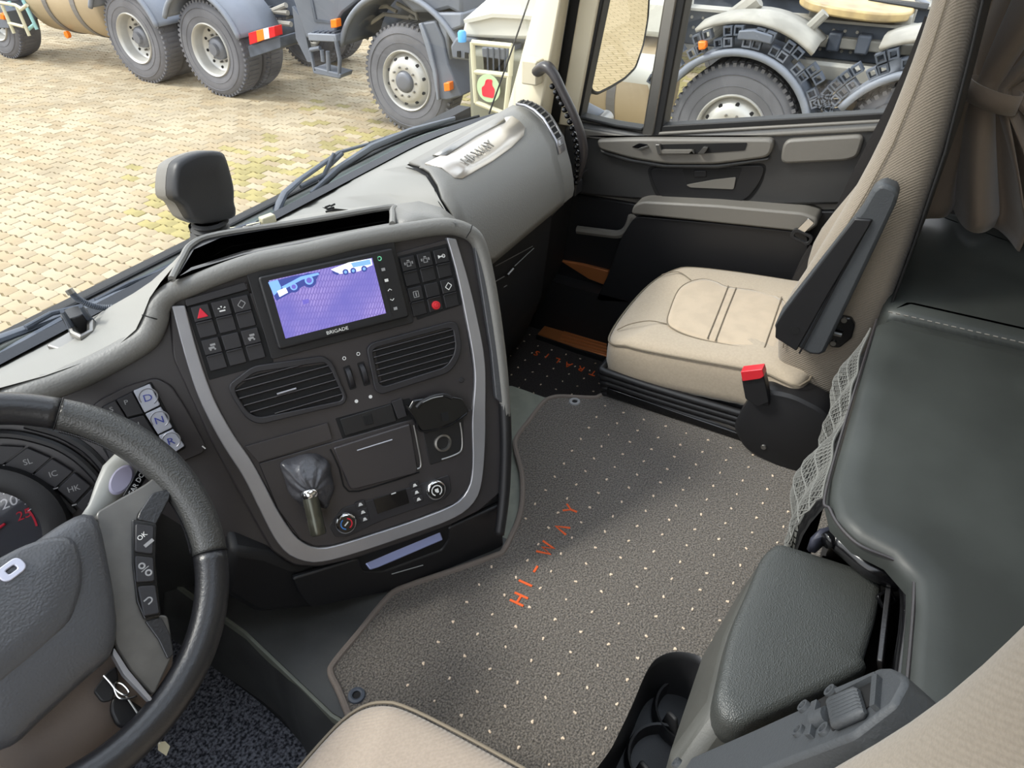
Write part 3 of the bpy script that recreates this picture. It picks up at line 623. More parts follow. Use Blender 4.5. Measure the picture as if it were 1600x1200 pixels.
# monitor
mo = T('monitor', 'black screen unit showing a violet view of a truck yard', 'monitor', A.P(.08, -.045, .0))
M('mount_plate', prism(A, rnd(rect(-.026, .196, -.112, .018), .004), .0, .004), m_black, mo, bevel=.001)
M('screen_housing', prism(A, rnd(rect(-.0135, .1895, -.1005, .0085), .006), .002, .014), m_black, mo, bevel=.003)
M('bezel_slope', ribbon(A, rect(-.010, .162, -.096, .0055), rect(-.0005, .1545, -.0865, .0005), .0142, .0146, 96, True), m_blackmat, mo)
m_scr = bpy.data.materials.new('lit screen'); m_scr.use_nodes = True; t_ = m_scr.node_tree; N = t_.nodes; L = t_.links; b = N['Principled BSDF']
tc = N.new('ShaderNodeTexCoord'); br = N.new('ShaderNodeTexBrick'); br.inputs['Scale'].default_value = 60; br.inputs['Mortar Size'].default_value = .035; br.inputs['Brick Width'].default_value = .4; br.inputs['Row Height'].default_value = .16
br.inputs['Color1'].default_value = lin((165, 150, 218)) + (1,); br.inputs['Color2'].default_value = lin((150, 136, 208)) + (1,); br.inputs['Mortar'].default_value = lin((128, 114, 186)) + (1,)
no = N.new('ShaderNodeTexNoise'); no.inputs['Scale'].default_value = 14; mx = N.new('ShaderNodeMix'); mx.data_type = 'RGBA'; mx.inputs[7].default_value = lin((112, 108, 190)) + (1,)
rr = N.new('ShaderNodeValToRGB'); rr.color_ramp.elements[0].position = .42; rr.color_ramp.elements[1].position = .7; L.new(tc.outputs['Object'], no.inputs[0]); L.new(no.outputs[0], rr.inputs[0]); L.new(rr.outputs[0], mx.inputs[0])
L.new(tc.outputs['Object'], br.inputs[0]); L.new(br.outputs[0], mx.inputs[6]); L.new(mx.outputs[2], b.inputs['Emission Color']); b.inputs['Emission Strength'].default_value = .95; b.inputs['Base Color'].default_value = (.01, .01, .02, 1); b.inputs['Roughness'].default_value = .2
def emi(n, c, s=.9): return mat(n, c, .3, emit=s)
e_dk = emi('screen navy', (52, 62, 122)); e_bl = emi('screen blue', (110, 150, 215)); e_wh = emi('screen white', (225, 228, 235)); e_vb = emi('screen deep violet', (92, 84, 160))
scr = M('screen', box(A, 0, .154, -.086, 0, .0142, .0148), m_scr, mo)
def sq(px, m, w=.0149): M('screen_picture', prism(A, A.px(px, w), w - .0001, w + .0001), m, scr)
sq([(419, 441), (460, 431), (500, 425), (495, 436), (465, 452), (450, 460), (432, 470), (428, 462)], e_dk)
sq([(419, 441), (434, 437), (440, 450), (428, 462)], e_bl, .0151)
sq([(433, 455), (446, 449), (450, 457), (437, 464)], e_wh, .0152)
sq([(440, 448), (470, 432), (497, 426), (499, 429), (472, 437), (444, 452)], e_bl, .0152)
for x, y, r_ in [(459, 448, .0085), (483, 438, .0105)]:
    p = A.uv(x, y, .0155); M('screen_picture', J(disc(A, p[0], p[1], r_, .0149, .0152)), e_dk, scr); M('screen_picture', disc(A, p[0], p[1], r_ * .6, .0153, .0154), e_bl, scr); M('screen_picture', disc(A, p[0], p[1], r_ * .38, .0155, .0156), e_vb, scr)
sq([(517, 421), (545, 410), (580, 404), (582, 414), (560, 424), (530, 428)], e_wh)
sq([(548, 411), (578, 405), (580, 413), (552, 418)], e_bl, .0151)
sq([(519, 423), (530, 427), (528, 430), (520, 427)], e_dk, .0151)
for x, y in [(552, 423), (569, 420), (540, 425)]:
    p = A.uv(x, y, .0155); M('screen_picture', disc(A, p[0], p[1], .0045, .0152, .0154), e_dk, scr); M('screen_picture', disc(A, p[0], p[1], .0022, .0155, .0156), e_bl, scr)
sq([(472, 469), (482, 467), (483, 473), (474, 476)], e_vb, .0151)
for (x, y), kd in zip([(593, 404), (599, 421), (604, 438), (609, 453), (613, 468), (618, 482)], ('ring', 'tag', 'sq', 'up', 'down', 'dim')):
    p = A.uv(x, y, .0145); fr = A.sub(p[0], p[1])
    if kd == 'ring': M('touch_key', lathe(fr, [(.0022, .0142), (.003, .0146), (.0036, .0142)], 20), m_green, mo)
    elif kd == 'up': M('touch_key', J(tube([fr.P(-.003, -.001, .0143), fr.P(0, .0015, .0143), fr.P(.003, -.001, .0143)], .0007, 4)), m_white, mo)
    elif kd == 'down': M('touch_key', J(tube([fr.P(-.003, .001, .0143), fr.P(0, -.0015, .0143), fr.P(.003, .001, .0143)], .0007, 4)), m_white, mo)
    else: M('touch_key', box(fr, -.0028, .0028, -.0022, .0022, .014, .0145), m_grey if kd != 'sq' else m_white, mo)
p = A.uv(527, 516, .0146); text('lettering', 'BRIGADE', A, p[0], p[1] - .0005, .0072, m_white, mo, off=.0151, depth=.0003, sx=1.15)
# air vents
def vent(px_out, px_in, n, tabpx=None):
    v_ = M('air_vent', ribbon(A, A.px(px_out, .006), A.px(px_in, .006), -.004, .006, 80, True), m_btn, con, smooth=True, bevel=.0015, ang=30)
    q = A.px(px_in, -.02); M('vent_well', prism(A, q, -.035, .001), m_void, v_)
    Q = np.array(A.px(px_in, .004)); u0, u1 = Q[:, 0].min(), Q[:, 0].max(); v0, v1 = Q[:, 1].min(), Q[:, 1].max()
    def span(v):   # intersection of the outline with height v
        xs = []
        for i in range(len(Q)):
            a, b = Q[i], Q[(i + 1) % len(Q)]
            if (a[1] - v) * (b[1] - v) < 0: xs.append(a[0] + (b[0] - a[0]) * (v - a[1]) / (b[1] - a[1]))
        return (min(xs), max(xs)) if len(xs) > 1 else None
    for i in range(n):
        v = v0 + (v1 - v0) * (i + .65) / (n + .3); sp_ = span(v)
        if sp_: M('slat', prism(Fr(A.P(0, v, .0), A.u, A.n * .9 + A.v * .35), rect(sp_[0], sp_[1], -.006, .006), -.0009, .0009), m_face, v_, bevel=.0004)
    for i in range(9):
        u_ = u0 + (u1 - u0) * (i + .6) / 9.2; M('vane', prism(Fr(A.P(u_, 0, -.012), A.v, A.n), rect(v0 + .003, v1 - .003, -.006, .006), -.0006, .0006), m_black, v_)
    if tabpx:
        p, q = A.uv(*tabpx[0], .009), A.uv(*tabpx[1], .009); M('vent_tab', tube([A.P(*p, .008), A.P(*q, .008)], .0016, 6), m_trim, v_)
    return v_
vent(rnd([(356, 602), (395, 572), (505, 556), (520, 566), (543, 622), (538, 632), (405, 664), (384, 654), (362, 620)], 12), rnd([(367, 606), (398, 582), (508, 566), (516, 576), (536, 618), (534, 626), (405, 653), (388, 645), (370, 618)], 10), 6, ((433, 616), (463, 607)))
vent(rnd([(573, 545), (580, 536), (705, 502), (716, 506), (722, 540), (718, 560), (704, 582), (595, 617), (586, 610)], 12), rnd([(582, 549), (588, 543), (700, 512), (708, 514), (712, 540), (709, 556), (697, 573), (600, 604), (593, 600)], 10), 6)
M('vane_cluster', J(*[box(A.sub(*A.uv(x, y, -.01)), -.012, .012, -.008, .006, -.02, -.006) for x, y in [(620, 570), (655, 560)]]), m_black, con)
for cx_, cy_, x2, y2, ox, oy, wx_, wy_ in [(541, 572, 552, 608, 538, 560, 557, 627), (563, 566, 574, 602, 560, 553, 579, 620)]:
    a_ = np.array(A.uv(cx_, cy_, .0)); b_ = np.array(A.uv(x2, y2, .0)); n1 = (b_ - a_) / np.linalg.norm(b_ - a_); n2 = np.array([-n1[1], n1[0]]) * .0055
    M('wheel_slot', prism(A, rnd([tuple(a_ - n2), tuple(b_ - n2), tuple(b_ + n2), tuple(a_ + n2)], .002), -.01, .0008), m_void, con)
    c = (a_ + b_) / 2; fr = Fr(A.P(*c, -.012), A.n, A.P(*b_) - A.P(*a_)); M('thumb_wheel', lathe(Fr(A.P(*c, -.010), A.P(*b_) - A.P(*a_), A.n), [(.0005, -.0035), (.019, -.0035), (.0195, 0), (.019, .0035), (.0005, .0035)], 40), m_btn, con, bevel=.0006)
    p = A.uv(ox, oy, .001); M('open_mark', lathe(A.sub(*p), [(.0018, .0004), (.0024, .0009), (.003, .0004)], 14), m_white, con)
    p = A.uv(wx_, wy_, .001); M('closed_mark', disc(A, p[0], p[1], .0028, .0, .0008, 12), m_white, con)
p = A.uv(721, 594, .001); M('screw_head', disc(A, p[0], p[1], .0045, 0, .002, 14), m_btn, con, bevel=.0008)
# row below the vents
aq('strip_cover', [(383, 698), (512, 661), (519, 686), (404, 722)], .0, .005, m_face, con, .001, .0015)
aq('radio_slot', [(524, 654), (640, 622), (650, 655), (538, 692)], -.001, .0012, m_void, con, .002, .0004)
aq('slot_frame', [(531, 655), (612, 631), (620, 658), (540, 681)], .001, .004, m_black, con, .002, .001)
aq('slot_catch', [(566, 650), (580, 646), (584, 662), (571, 665)], .003, .0055, m_void, con, .001, .0006)
aq('slot_cheek', [(612, 628), (628, 622), (636, 650), (622, 655)], .001, .006, m_btn, con, .001, .001)
aq('lower_plate', [(404, 724), (640, 656), (738, 640), (739, 725), (733, 760), (712, 786), (655, 809), (580, 834), (520, 852), (492, 854), (470, 844), (434, 796)], -.004, .003, m_face, con, .003, .0015)
aq('socket_panel', [(660, 672), (724, 652), (724, 700), (716, 712), (672, 727)], .0, .0042, m_black, con, .003, .001)
M('panel_edge', tube([AP(x, y, .0045) for x, y in smooth([(719, 660), (722, 680), (721, 703), (708, 712), (690, 718)], 4)], .0016, 6), m_steel, con, smooth=True)
p = A.uv(692, 692, .006); ps = M('power_socket', lathe(A.sub(*p), [(.0095, -.02), (.0098, .006), (.0115, .009), (.0145, .008), (.0155, .003)], 32), m_steel, con, smooth=True, label='round power socket with a worn metal rim')
M('socket_well', disc(A, p[0], p[1], .0098, -.02, -.012, 24), m_void, ps); M('socket_pin', disc(A, p[0], p[1], .002, -.012, .003, 10), m_steel, ps)
# flipped-open cover above the socket
fl = M('open_flap', prism(A, rnd(A.px([(636, 640), (645, 624), (690, 616), (722, 622), (733, 642), (722, 655), (665, 678), (655, 672)], .012), .004), .004, .016), m_gloss, con, bevel=.003, label='glossy black flap standing open above the power socket')
M('flap_arc', tube(smooth([AP(x, y, .02) for x, y in [(651, 637), (660, 628), (676, 620), (694, 617), (706, 622)]], 5), .0035, 8), m_black, fl, smooth=True)
M('flap_glint', tube(smooth([AP(x, y, .0225) for x, y in [(660, 629), (676, 622), (692, 619)]], 5), .0012, 6), m_steel, fl, smooth=True)
M('flap_rim', tube(smooth([AP(x, y, .018) for x, y in [(634, 633), (650, 655), (658, 674), (700, 666), (730, 646)]], 5), .0015, 6), m_gloss, fl, smooth=True)
aq('flap_slot', [(689, 646), (700, 643), (702, 656), (692, 659)], .016, .0168, m_void, fl, .001, 0)
# storage lid
sl_ = aq('compartment_lid', [(521, 700), (641, 662), (653, 733), (649, 740), (551, 766), (546, 762)], .0, .009, m_face, con, .004, .002)
M('lid_line', tube([AP(558, 704, .0095), AP(613, 687, .0095)], .0012, 6), m_trim, sl_)
M('lid_edge', tube(smooth([AP(x, y, .004) for x, y in [(647, 664), (652, 690), (658, 726), (651, 733)]], 4), .0018, 6), m_steel, con, smooth=True)
M('lid_edge', tube(smooth([AP(x, y, .004) for x, y in [(516, 702), (530, 732), (545, 768), (600, 756), (655, 738)]], 3), .0012, 6), m_void, con, smooth=True)
# climate bar
def knob(x, y, kind):
    p = A.uv(x, y, .012); k = M('climate_knob', lathe(A.sub(*p), [(.0175, .002), (.0175, .008), (.016, .013), (.0135, .0145)], 36), m_chrome, con, smooth=True, ang=50)
    M('knob_cap', disc(A, p[0], p[1], .0138, .004, .0135, 32), m_gloss, k, bevel=.0008)
    arc = lambda a0, a1, r, m: M('knob_mark', ribbon(A.sub(*p), [(r * math.cos(t), r * math.sin(t)) for t in np.linspace(a0, a1, 12)], [((r - .0018) * math.cos(t), (r - .0018) * math.sin(t)) for t in np.linspace(a0, a1, 12)], .0136, .014, 12), m, k)
    if kind: arc(2.0, 4.4, .0095, m_blue); arc(-1.2, 1.2, .0095, m_red); M('knob_mark', box(A.sub(p[0], p[1], 0, .6), -.004, .004, -.001, .001, .0136, .014), m_white, k)
    else: arc(-1.2, 4.2, .0095, m_white); M('knob_mark', J(box(A.sub(*p), -.003, .003, -.002, .003, .0136, .014), box(A.sub(*p), -.001, .003, -.004, -.002, .0136, .014)), m_white, k)
aq('climate_plate', [(514, 822), (535, 794), (590, 778), (702, 742), (706, 768), (695, 780), (600, 812), (545, 838), (524, 840)], .002, .0045, m_btn, con, .005, .001)
knob(541, 818, 1); knob(682, 766, 0)
aq('climate_display', [(583, 780), (634, 764), (640, 786), (590, 803)], .004, .0052, m_gloss, con, .001, .0004)
p = A.uv(615, 771, .0055); M('display_mark', box(A.sub(*p), -.004, .004, -.0009, .0009, .005, .0056), m_white, con)
for x, y in [(563, 788), (567, 800), (570, 811), (648, 758), (651, 769), (654, 780)]:
    p = A.uv(x, y, .006); k = M('climate_key', prism(A.sub(*p), rnd(rect(-.008, .008, -.005, .005), .001), .004, .006), m_btn, con, bevel=.0008)
    M('key_symbol', J(disc(A, p[0], p[1], .0026, .0058, .0064, 10), box(A.sub(*p), -.0035, .0035, -.0025, -.0012, .006, .0064)), m_white, k)
# ------------------------------------------------------------------ parking lever with leather boot
lev = T('brake_lever', 'dark metal lever knob rising from a wrinkled leather boot', 'lever', AP(480, 740, .003))
rg = []
base = [(440, 722), (460, 713), (490, 708), (508, 716), (518, 735), (520, 762), (514, 784), (500, 790), (480, 792), (462, 782), (449, 762), (442, 740)]
cen = A.uv(490, 770, .04)
Bp = smooth(A.px(base, .004), 3, True)
for k, (s_, h) in enumerate([(1, .002), (1.0, .010), (.9, .02), (.72, .027), (.5, .034), (.3, .038)]):
    c_ = np.array(Bp).mean(0) * (1 - k / 5) + np.array(cen) * (k / 5)
    ring = []
    for i, q in enumerate(Bp):
        d = (q - np.array(Bp).mean(0)) * s_; wv = 1 + (.09 * math.sin(i * 1.3 + k) + .05 * math.sin(i * 2.7 + k * 2)) * (0 < k < 5)
        ring.append(tuple(A.P(*(c_ + d * wv), h + .002 * math.sin(i * 1.9 + k))))
    rg.append(ring)
M('leather_boot', loft(rg, cap1=True), mat('wrinkled leather', (62, 62, 66), .32, bump=.8, bscale=45, spec=.6, dist=.004), lev, smooth=True, sub=1, ang=180)
k0 = A.P(*A.uv(483, 768, .036), .036); k1 = A.P(*A.uv(498, 836, .05), .05)
dk = (k1 - k0); LK = np.linalg.norm(dk)
m_knob = mat('anodised dark grip', (88, 88, 78), .28, metal=.7)
frk = Fr(k0, np.cross(dk, A.n), A.n); frk = Fr(k0, frk.u, np.cross(dk / LK, frk.u))
M('lever_grip', lathe(frk, [(.0001, 0), (.010, 0), (.0115, .004), (.0118, LK * .55), (.0112, LK * .6), (.0118, LK * .64), (.012, LK * .95), (.0105, LK), (.0001, LK)], 28), m_knob, lev, bevel=.001)
M('grip_collar', lathe(frk, [(.011, -.003), (.0135, 0), (.0135, .006), (.012, .009)], 28), m_chrome, lev, smooth=True)
# ------------------------------------------------------------------ lower console / drawer
Dv = Fr(AP(610, 850, -.008), (A.u[0], A.u[1], 0), (0, 0, 1))
def dq(name, px, w0, w1, m, parent=con, r=0., bevel=.003, label=None):
    pts = Dv.px(px, w1); return M(name, prism(Dv, rnd(pts, r) if r else pts, w0, w1), m, parent, bevel=bevel, label=label)
dq('lower_body', [(362, 858), (420, 868), (460, 884), (500, 886), (555, 874), (640, 848), (710, 822), (748, 790), (786, 770), (790, 800), (787, 856), (700, 895), (600, 930), (485, 952), (400, 960), (350, 930)], -.22, -.012, m_blackmat, bevel=.012)
dr = dq('drawer_front', [(456, 905), (560, 873), (568, 893), (600, 893), (690, 860), (702, 842), (700, 826), (784, 788), (787, 853), (760, 867), (600, 927), (486, 950), (468, 930)], -.01, .0, m_black, r=.006, label='black drawer front with a pull recess')
dq('pull_recess', [(548, 872), (705, 815), (706, 846), (690, 862), (600, 897), (566, 897)], -.012, -.003, m_void, dr, 0, 0)
hp = [(566, 882), (690, 829), (691, 841), (590, 884), (577, 888)]
hv = [Dv.P(*Dv.uv(x, y, .004), .004) for x, y in hp]; hv = [p_ + Dv.n * (-.022 if i in (0, 1) else .004) for i, p_ in enumerate(hv)]; hv2 = [p_ + np.array(Dv.n) * -.01 + np.array([0, 0, -.004]) for p_ in hv]
M('drawer_handle', (([tuple(p_) for p_ in hv] + [tuple(p_ + (0, 0, -.006)) for p_ in hv2]), [(0, 1, 2, 3, 4), (9, 8, 7, 6, 5)] + [(i, (i + 1) % 5, 5 + (i + 1) % 5, 5 + i) for i in range(5)]), mat('sky tinted gloss handle', (150, 158, 200), .2, metal=.35, spec=.8), dr, bevel=.002, label='shiny pull handle with a blue sky reflection painted in')  # blue of the reflected sky is put into the handle's base colour
M('drawer_line', tube([Dv.P(*Dv.uv(612, 897, .001), .001), Dv.P(*Dv.uv(661, 883, .001), .001)], .001, 5), m_grey, dr)
# ================================================================== STEERING WHEEL
kW = .9; Wc = C0 + (np.array([.151, .774, .34]) - C0) * kW; tw = .73
Wf = Fr(Wc, (1, 0, 0), (0, math.cos(tw), math.sin(tw))); RW = .235 * kW
WP = lambda x, y, off=0.: Wf.P(*Wf.uv(x, y, off), off)
sw = T('steering_wheel', 'black leather steering wheel with a grained centre pad', 'steering wheel', Wc)
def warc(a0, a1, n, r=RW): return [Wf.P(r * math.cos(t), r * math.sin(t)) for t in np.linspace(math.radians(a0), math.radians(a1), n)]
M('rim', tube(warc(-33, -147, 40), .0200, 16, up=Wf.n), m_leath2, sw, smooth=True, ang=180, label='smooth lower leather rim')
M('rim', tube(warc(38, 142, 40), .0190, 16, up=Wf.n), m_leath2, sw, smooth=True, ang=180, label='smooth upper leather rim')
for a0, a1, nm in ((-33, 38, 'right'), (142, 213, 'left')):
    M('rim_grip', tube(warc(a0, a1, 50), [.0200, .0215, .0225, .0235, .0230, .0215, .0190], 18, up=Wf.n), m_perf, sw, smooth=True, ang=180, label='perforated grip section of the rim')
for a_ in (-33, 38, 142, -147):
    d = math.radians(a_); fr = Fr(Wf.P(RW * math.cos(d), RW * math.sin(d)), Wf.u * math.cos(d) + Wf.v * math.sin(d), Wf.n)
    M('rim_seam', lathe(fr, [(.0195, -.0008), (.0212, 0), (.0195, .0008)], 28), m_void, sw, smooth=True)
# stitches along the inner edge of the grips
st = []
for t in np.linspace(math.radians(-31), math.radians(36), 80):
    for s_ in (-1, 1):
        r_ = RW - .0215 - .0005; c = Wf.P(r_ * math.cos(t), r_ * math.sin(t), .001 * s_); d = Wf.u * -math.sin(t) + Wf.v * math.cos(t)
        st.append(tube([c - d * .0016 + Wf.n * .002 * s_, c + d * .0016 - Wf.n * .001 * s_], .0006, 4))
M('stitching', J(*st), m_btn, sw, kind='stuff')
# hub pad
pr_ = [(0, 872), (40, 852), (100, 812), (138, 796), (158, 812), (172, 870), (184, 940), (186, 985), (176, 1022), (140, 1055), (80, 1100), (0, 1148)]
pu = [Wf.uv(x, y, .03) for x, y in pr_]; pu = [q for q in pu if q[0] > -.028]
full = pu + [(-.06 - a, b) for a, b in pu[::-1]]
full = [full[i] for i in range(len(full)) if i == 0 or np.hypot(full[i][0] - full[i - 1][0], full[i][1] - full[i - 1][1]) > .004]
Fp = resample(smooth(full, 4, True), 72, True); c_ = Fp.mean(0); rg = []
for s_, h in ((1.0, -.02), (1.01, .0), (1.0, .012), (.97, .021), (.9, .026), (.8, .029), (.55, .033), (.25, .035)):
    rg.append([tuple(Wf.P(*(c_ + (q - c_) * s_), h)) for q in Fp])
hub = M('hub_pad', loft(rg, cap1=True, cap0=True), m_pad, sw, smooth=True, ang=60)
pc = [Wf.uv(x, y, .034) for x, y in [(-60, 905), (0, 872), (45, 850), (96, 838), (118, 850), (128, 900), (118, 945), (96, 985), (40, 1035), (0, 1058), (-60, 1085)]]
pc = [(a, b) for a, b in pc if a > -.028] ; fc = pc + [(-.06 - a, b) for a, b in pc[::-1]]
Fc = resample(smooth(fc, 3, True), 60, True); cc = Fc.mean(0)
M('pad_centre', loft([[tuple(Wf.P(*(cc + (q - cc) * s_), h)) for q in Fc] for s_, h in ((1.03, .026), (1, .033), (.93, .036), (.5, .038))], cap1=True), m_pad, hub, smooth=True, ang=60)
eo = Wf.uv(18, 890, .04)
e_col = mat('emblem grey white', (196, 198, 214), .3, metal=.3)
M('emblem_letter', ribbon(Wf.sub(eo[0], eo[1]), rnd(rect(-.0125, .0125, -.0085, .0085), .008, 6), rnd(rect(-.0048, .0048, -.0028, .0028), .002, 6), .036, .0405, 60, True), e_col, hub, smooth=True, bevel=.001, ang=30)
for k, (ch, dx) in enumerate([('C', .028), ('E', .054), ('V', .080), ('I', .102)]):
    text('emblem_letter', ch, Wf, eo[0] - dx, eo[1], .026, e_col, hub, off=.038, depth=.0015, sx=1.2)
# spokes
def wpart(name, px, w0, w1, m, parent=sw, r=0., bevel=.003, label=None, mirror=False):
    pts = Wf.px(px, w1)
    if mirror: pts = [(-a, b) for a, b in pts][::-1]
    return M(name, prism(Wf, rnd(pts, r) if r else pts, w0, w1), m, parent, bevel=bevel, label=label)
sp_px = [(150, 800), (190, 777), (226, 757), (246, 742), (275, 735), (268, 770), (218, 800), (212, 830), (214, 880), (224, 962), (262, 960), (272, 1020), (240, 1088), (205, 1050), (180, 1010), (160, 900)]
m_spoke = mat('satin dark spoke', (92, 90, 86), .32, var=.12, vscale=30, spec=.6)
wpart('spoke', sp_px, -.018, .006, m_spoke, r=.006, bevel=.004)
M('spoke', prism(Wf, rnd([(-.16, .03), (-.205, .02), (-.20, -.06), (-.15, -.09)], .01), -.018, .006), m_spoke, sw, bevel=.004)
wpart('spoke_edge', [(178, 1012), (200, 1046), (238, 1092), (234, 1096), (194, 1054), (176, 1022)], -.004, .012, m_trim, r=.002, bevel=.001, label='bright strip along the lower spoke')
wpart('spoke_upper_cap', [(218, 800), (238, 770), (268, 762), (266, 778), (244, 820), (238, 818), (214, 812)], .0, .011, m_leath2, r=.004, bevel=.002)
kb = wpart('key_column', [(207, 812), (212, 812), (245, 818), (243, 880), (252, 962), (226, 968), (214, 940), (207, 880)], .0, .012, m_gloss, r=.003, bevel=.001)
for px, kd in [([(212, 818), (241, 822), (239, 866), (211, 862)], 'ok'), ([(211, 868), (240, 871), (242, 908), (213, 910)], 'ph'), ([(215, 916), (243, 914), (250, 958), (225, 963)], 'ret')]:
    k_ = wpart('wheel_key', px, .01, .0145, m_btn, kb, .003, .0012); pts = np.array(Wf.px(px, .0145)); c = pts.mean(0); fr = Wf.sub(c[0], c[1])
    if kd == 'ok': text('key_symbol', 'OK', Wf, c[0], c[1] + .004, .008, m_white, k_, off=.0148, depth=.0003); M('key_symbol', box(fr, -.006, .006, -.009, -.005, .0146, .0151), m_grey, k_)
    elif kd == 'ph': M('key_symbol', J(lathe(fr.sub(0, .005), [(.002, .0146), (.003, .015), (.004, .0146)], 16), box(fr, -.005, .005, -.0005, .0005, .0146, .015), lathe(fr.sub(0, -.006), [(.002, .0146), (.003, .015), (.004, .0146)], 16)), m_grey, k_)
    else: M('key_symbol', J(lathe(fr, [(.0022, .0146), (.003, .015), (.0038, .0146)], 14, -1.6, 1.6), box(fr, -.005, 0, .0022, .0038, .0146, .015), box(fr, -.004, 0, -.0038, -.0022, .0146, .015)), m_grey, k_)
wpart('spoke_lower_cap', [(226, 970), (252, 964), (266, 990), (272, 1022), (262, 1030), (248, 1000)], -.01, .010, m_leath2, r=.003, bevel=.002)
# column shroud (behind/below the wheel) and stalk
colm = T('steering_column', 'brown grey steering column shroud below the wheel hub', 'steering column', Wf.P(0, -.05, -.1))
m_col = mat('warm grey column plastic', (114, 103, 95), .6, bump=.1, bscale=300)
cr_ = []
for s_, h in ((.75, -.045), (.95, -.055), (1., -.08), (1.05, -.16), (1.1, -.26), (1.0, -.40)):
    cr_.append([tuple(Wf.P(a * s_, b * s_ - .06 - (-.04 - h) * .12, h)) for a, b in rnd(rect(-.105, .098, -.13, .035), .05, 5)])
M('shroud', loft(cr_, cap0=True, cap1=True), m_col, colm, smooth=True, ang=50)
M('shroud_seam', tube([Wf.P(.05, -.17, -.052), Wf.P(.03, -.185, -.056)], .0012, 5), m_void, colm)
stk = T('gear_stalk', 'pale grey column stalk with an oval pad right of the hub', 'lever', WP(150, 795, -.03))
so_ = -.045; tipc = [(132, 812), (150, 795), (170, 765), (186, 742), (204, 722), (216, 712)]
m_stk = mat('pale stalk plastic', (158, 158, 152), .4)
M('stalk_body', tube([WP(x, y, so_) for x, y in tipc], [.006, .010, .017, .022, .021, .012], 16, up=Wf.n, flat=.55), m_stk, stk, smooth=True, ang=180)
c = Wf.uv(190, 749, so_ + .014); fr = Wf.sub(c[0], c[1], so_ + .0135, math.atan2(*(np.array(Wf.uv(204, 722)) - np.array(Wf.uv(176, 770)))[::-1]))
M('stalk_pad', lathe(Fr(fr.o, fr.u, fr.v), [(.0001, .001), (.010, .001), (.012, -.001)], 32), mat('lilac grey button', (150, 145, 165), .45), stk, smooth=True, mtx=None)
pad = stk.children[-1]; me_ = pad.data
for v in me_.vertices:   # stretch the round pad into an oval along the stalk
    p = np.array(WM[pad.name] @ v.co); d = p - fr.o; p = fr.o + fr.u * (d @ fr.u) * 1.75 + fr.v * (d @ fr.v) + fr.n * (d @ fr.n); v.co = WM[pad.name].inverted() @ Vector([float(t) for t in p])
fr2 = Fr(fr.P(.006, -.0175, .002), fr.u, fr.v * .9 + fr.n * .25)
M('label_strip', box(fr2, -.026, .026, -.007, .007, -.001, .0012), m_gloss, stk, bevel=.001)
text('lettering', 'GEAR DOWN', fr2, 0, 0, .0088, m_white, stk, off=.0016, depth=.0002)
# ignition key with ring and paper tag
ky = T('ignition_key', 'ignition key with wire ring and tag hanging below the hub', 'key', WP(185, 1075, -.06))
ko = -.05
M('lock_barrel', lathe(Wf.sub(*Wf.uv(170, 1060, ko), ko), [(.0001, -.03), (.016, -.03), (.016, .0), (.013, .003), (.0001, .003)], 24), m_black, ky, bevel=.001)
M('key_head', prism(Wf, rnd(Wf.px([(168, 1050), (182, 1040), (186, 1060), (176, 1095), (160, 1098), (146, 1080)], ko + .02), .004), ko + .012, ko + .02), m_black, ky, bevel=.002)
M('key_fob', prism(Wf, rnd(Wf.px([(175, 1088), (200, 1092), (224, 1108), (226, 1122), (196, 1140), (182, 1135), (170, 1110)], ko), .01), ko - .006, ko + .006), m_black, ky, bevel=.003)
M('wire_ring', tube(smooth([WP(x, y, ko + .025) for x, y in [(162, 1055), (172, 1066), (182, 1078), (196, 1086), (201, 1080), (190, 1068), (178, 1068), (184, 1088), (198, 1092), (214, 1087)]], 5), .0012, 6), m_chrome, ky, smooth=True)
M('tag_string', tube(smooth([WP(x, y, ko + .02) for x, y in [(196, 1086), (212, 1110), (232, 1140), (250, 1162)]], 4), .0009, 5), m_white, ky)
M('paper_tag', prism(Wf, Wf.px([(247, 1160), (258, 1158), (266, 1166), (260, 1181), (247, 1172)], ko), ko - .001, ko), m_cream, ky)
# ================================================================== THINGS ON THE DASH / WINDSCREEN
# windscreen sensor housing
sn = T('sensor_housing', 'black rounded sensor housing standing at the windscreen base', 'sensor', (.71, 1.0, .46))
sY = .985
Sf = Fr(at(315, 300, 'Y', sY), (.95, -.12, -.1), (-.05, .2, .95))
spx = [(272, 264), (284, 248), (312, 237), (342, 236), (352, 246), (364, 290), (365, 316), (368, 330), (362, 342), (318, 350), (302, 344), (296, 338), (284, 318), (270, 306)]
sp = smooth(Sf.px(spx), 3, True); sc_ = np.array(sp).mean(0)
M('front_shell', loft([[tuple(Sf.P(*(sc_ + (q - sc_) * s_), h)) for q in sp] for s_, h in ((1, -.02), (1.0, -.005), (.96, .004), (.86, .007), (.4, .008))], cap1=True), m_black, sn, smooth=True, ang=50)
M('rear_shell', loft([[tuple(Sf.P(*(sc_ + (q - sc_) * s_), h)) for q in sp] for s_, h in ((1.0, -.021), (1.01, -.03), (.94, -.06), (.6, -.07))], cap1=True), m_doorg, sn, smooth=True, ang=50)
b0_ = at(336, 350, 'Y', sY); b1_ = at(336, 385, 'Y', sY + .02)
nb = 5
for k in range(nb):
    c = b0_ * (1 - k / nb) + b1_ * (k / nb) + np.array([0, .012, 0]); M('bellows_ring', lathe(Fr(c, (1, 0, 0), (0, 1, 0)), [(.026 + k * .001, -.005), (.031 + k * .0012, 0), (.026 + k * .001, .005)], 28), m_rubber, sn, smooth=True)
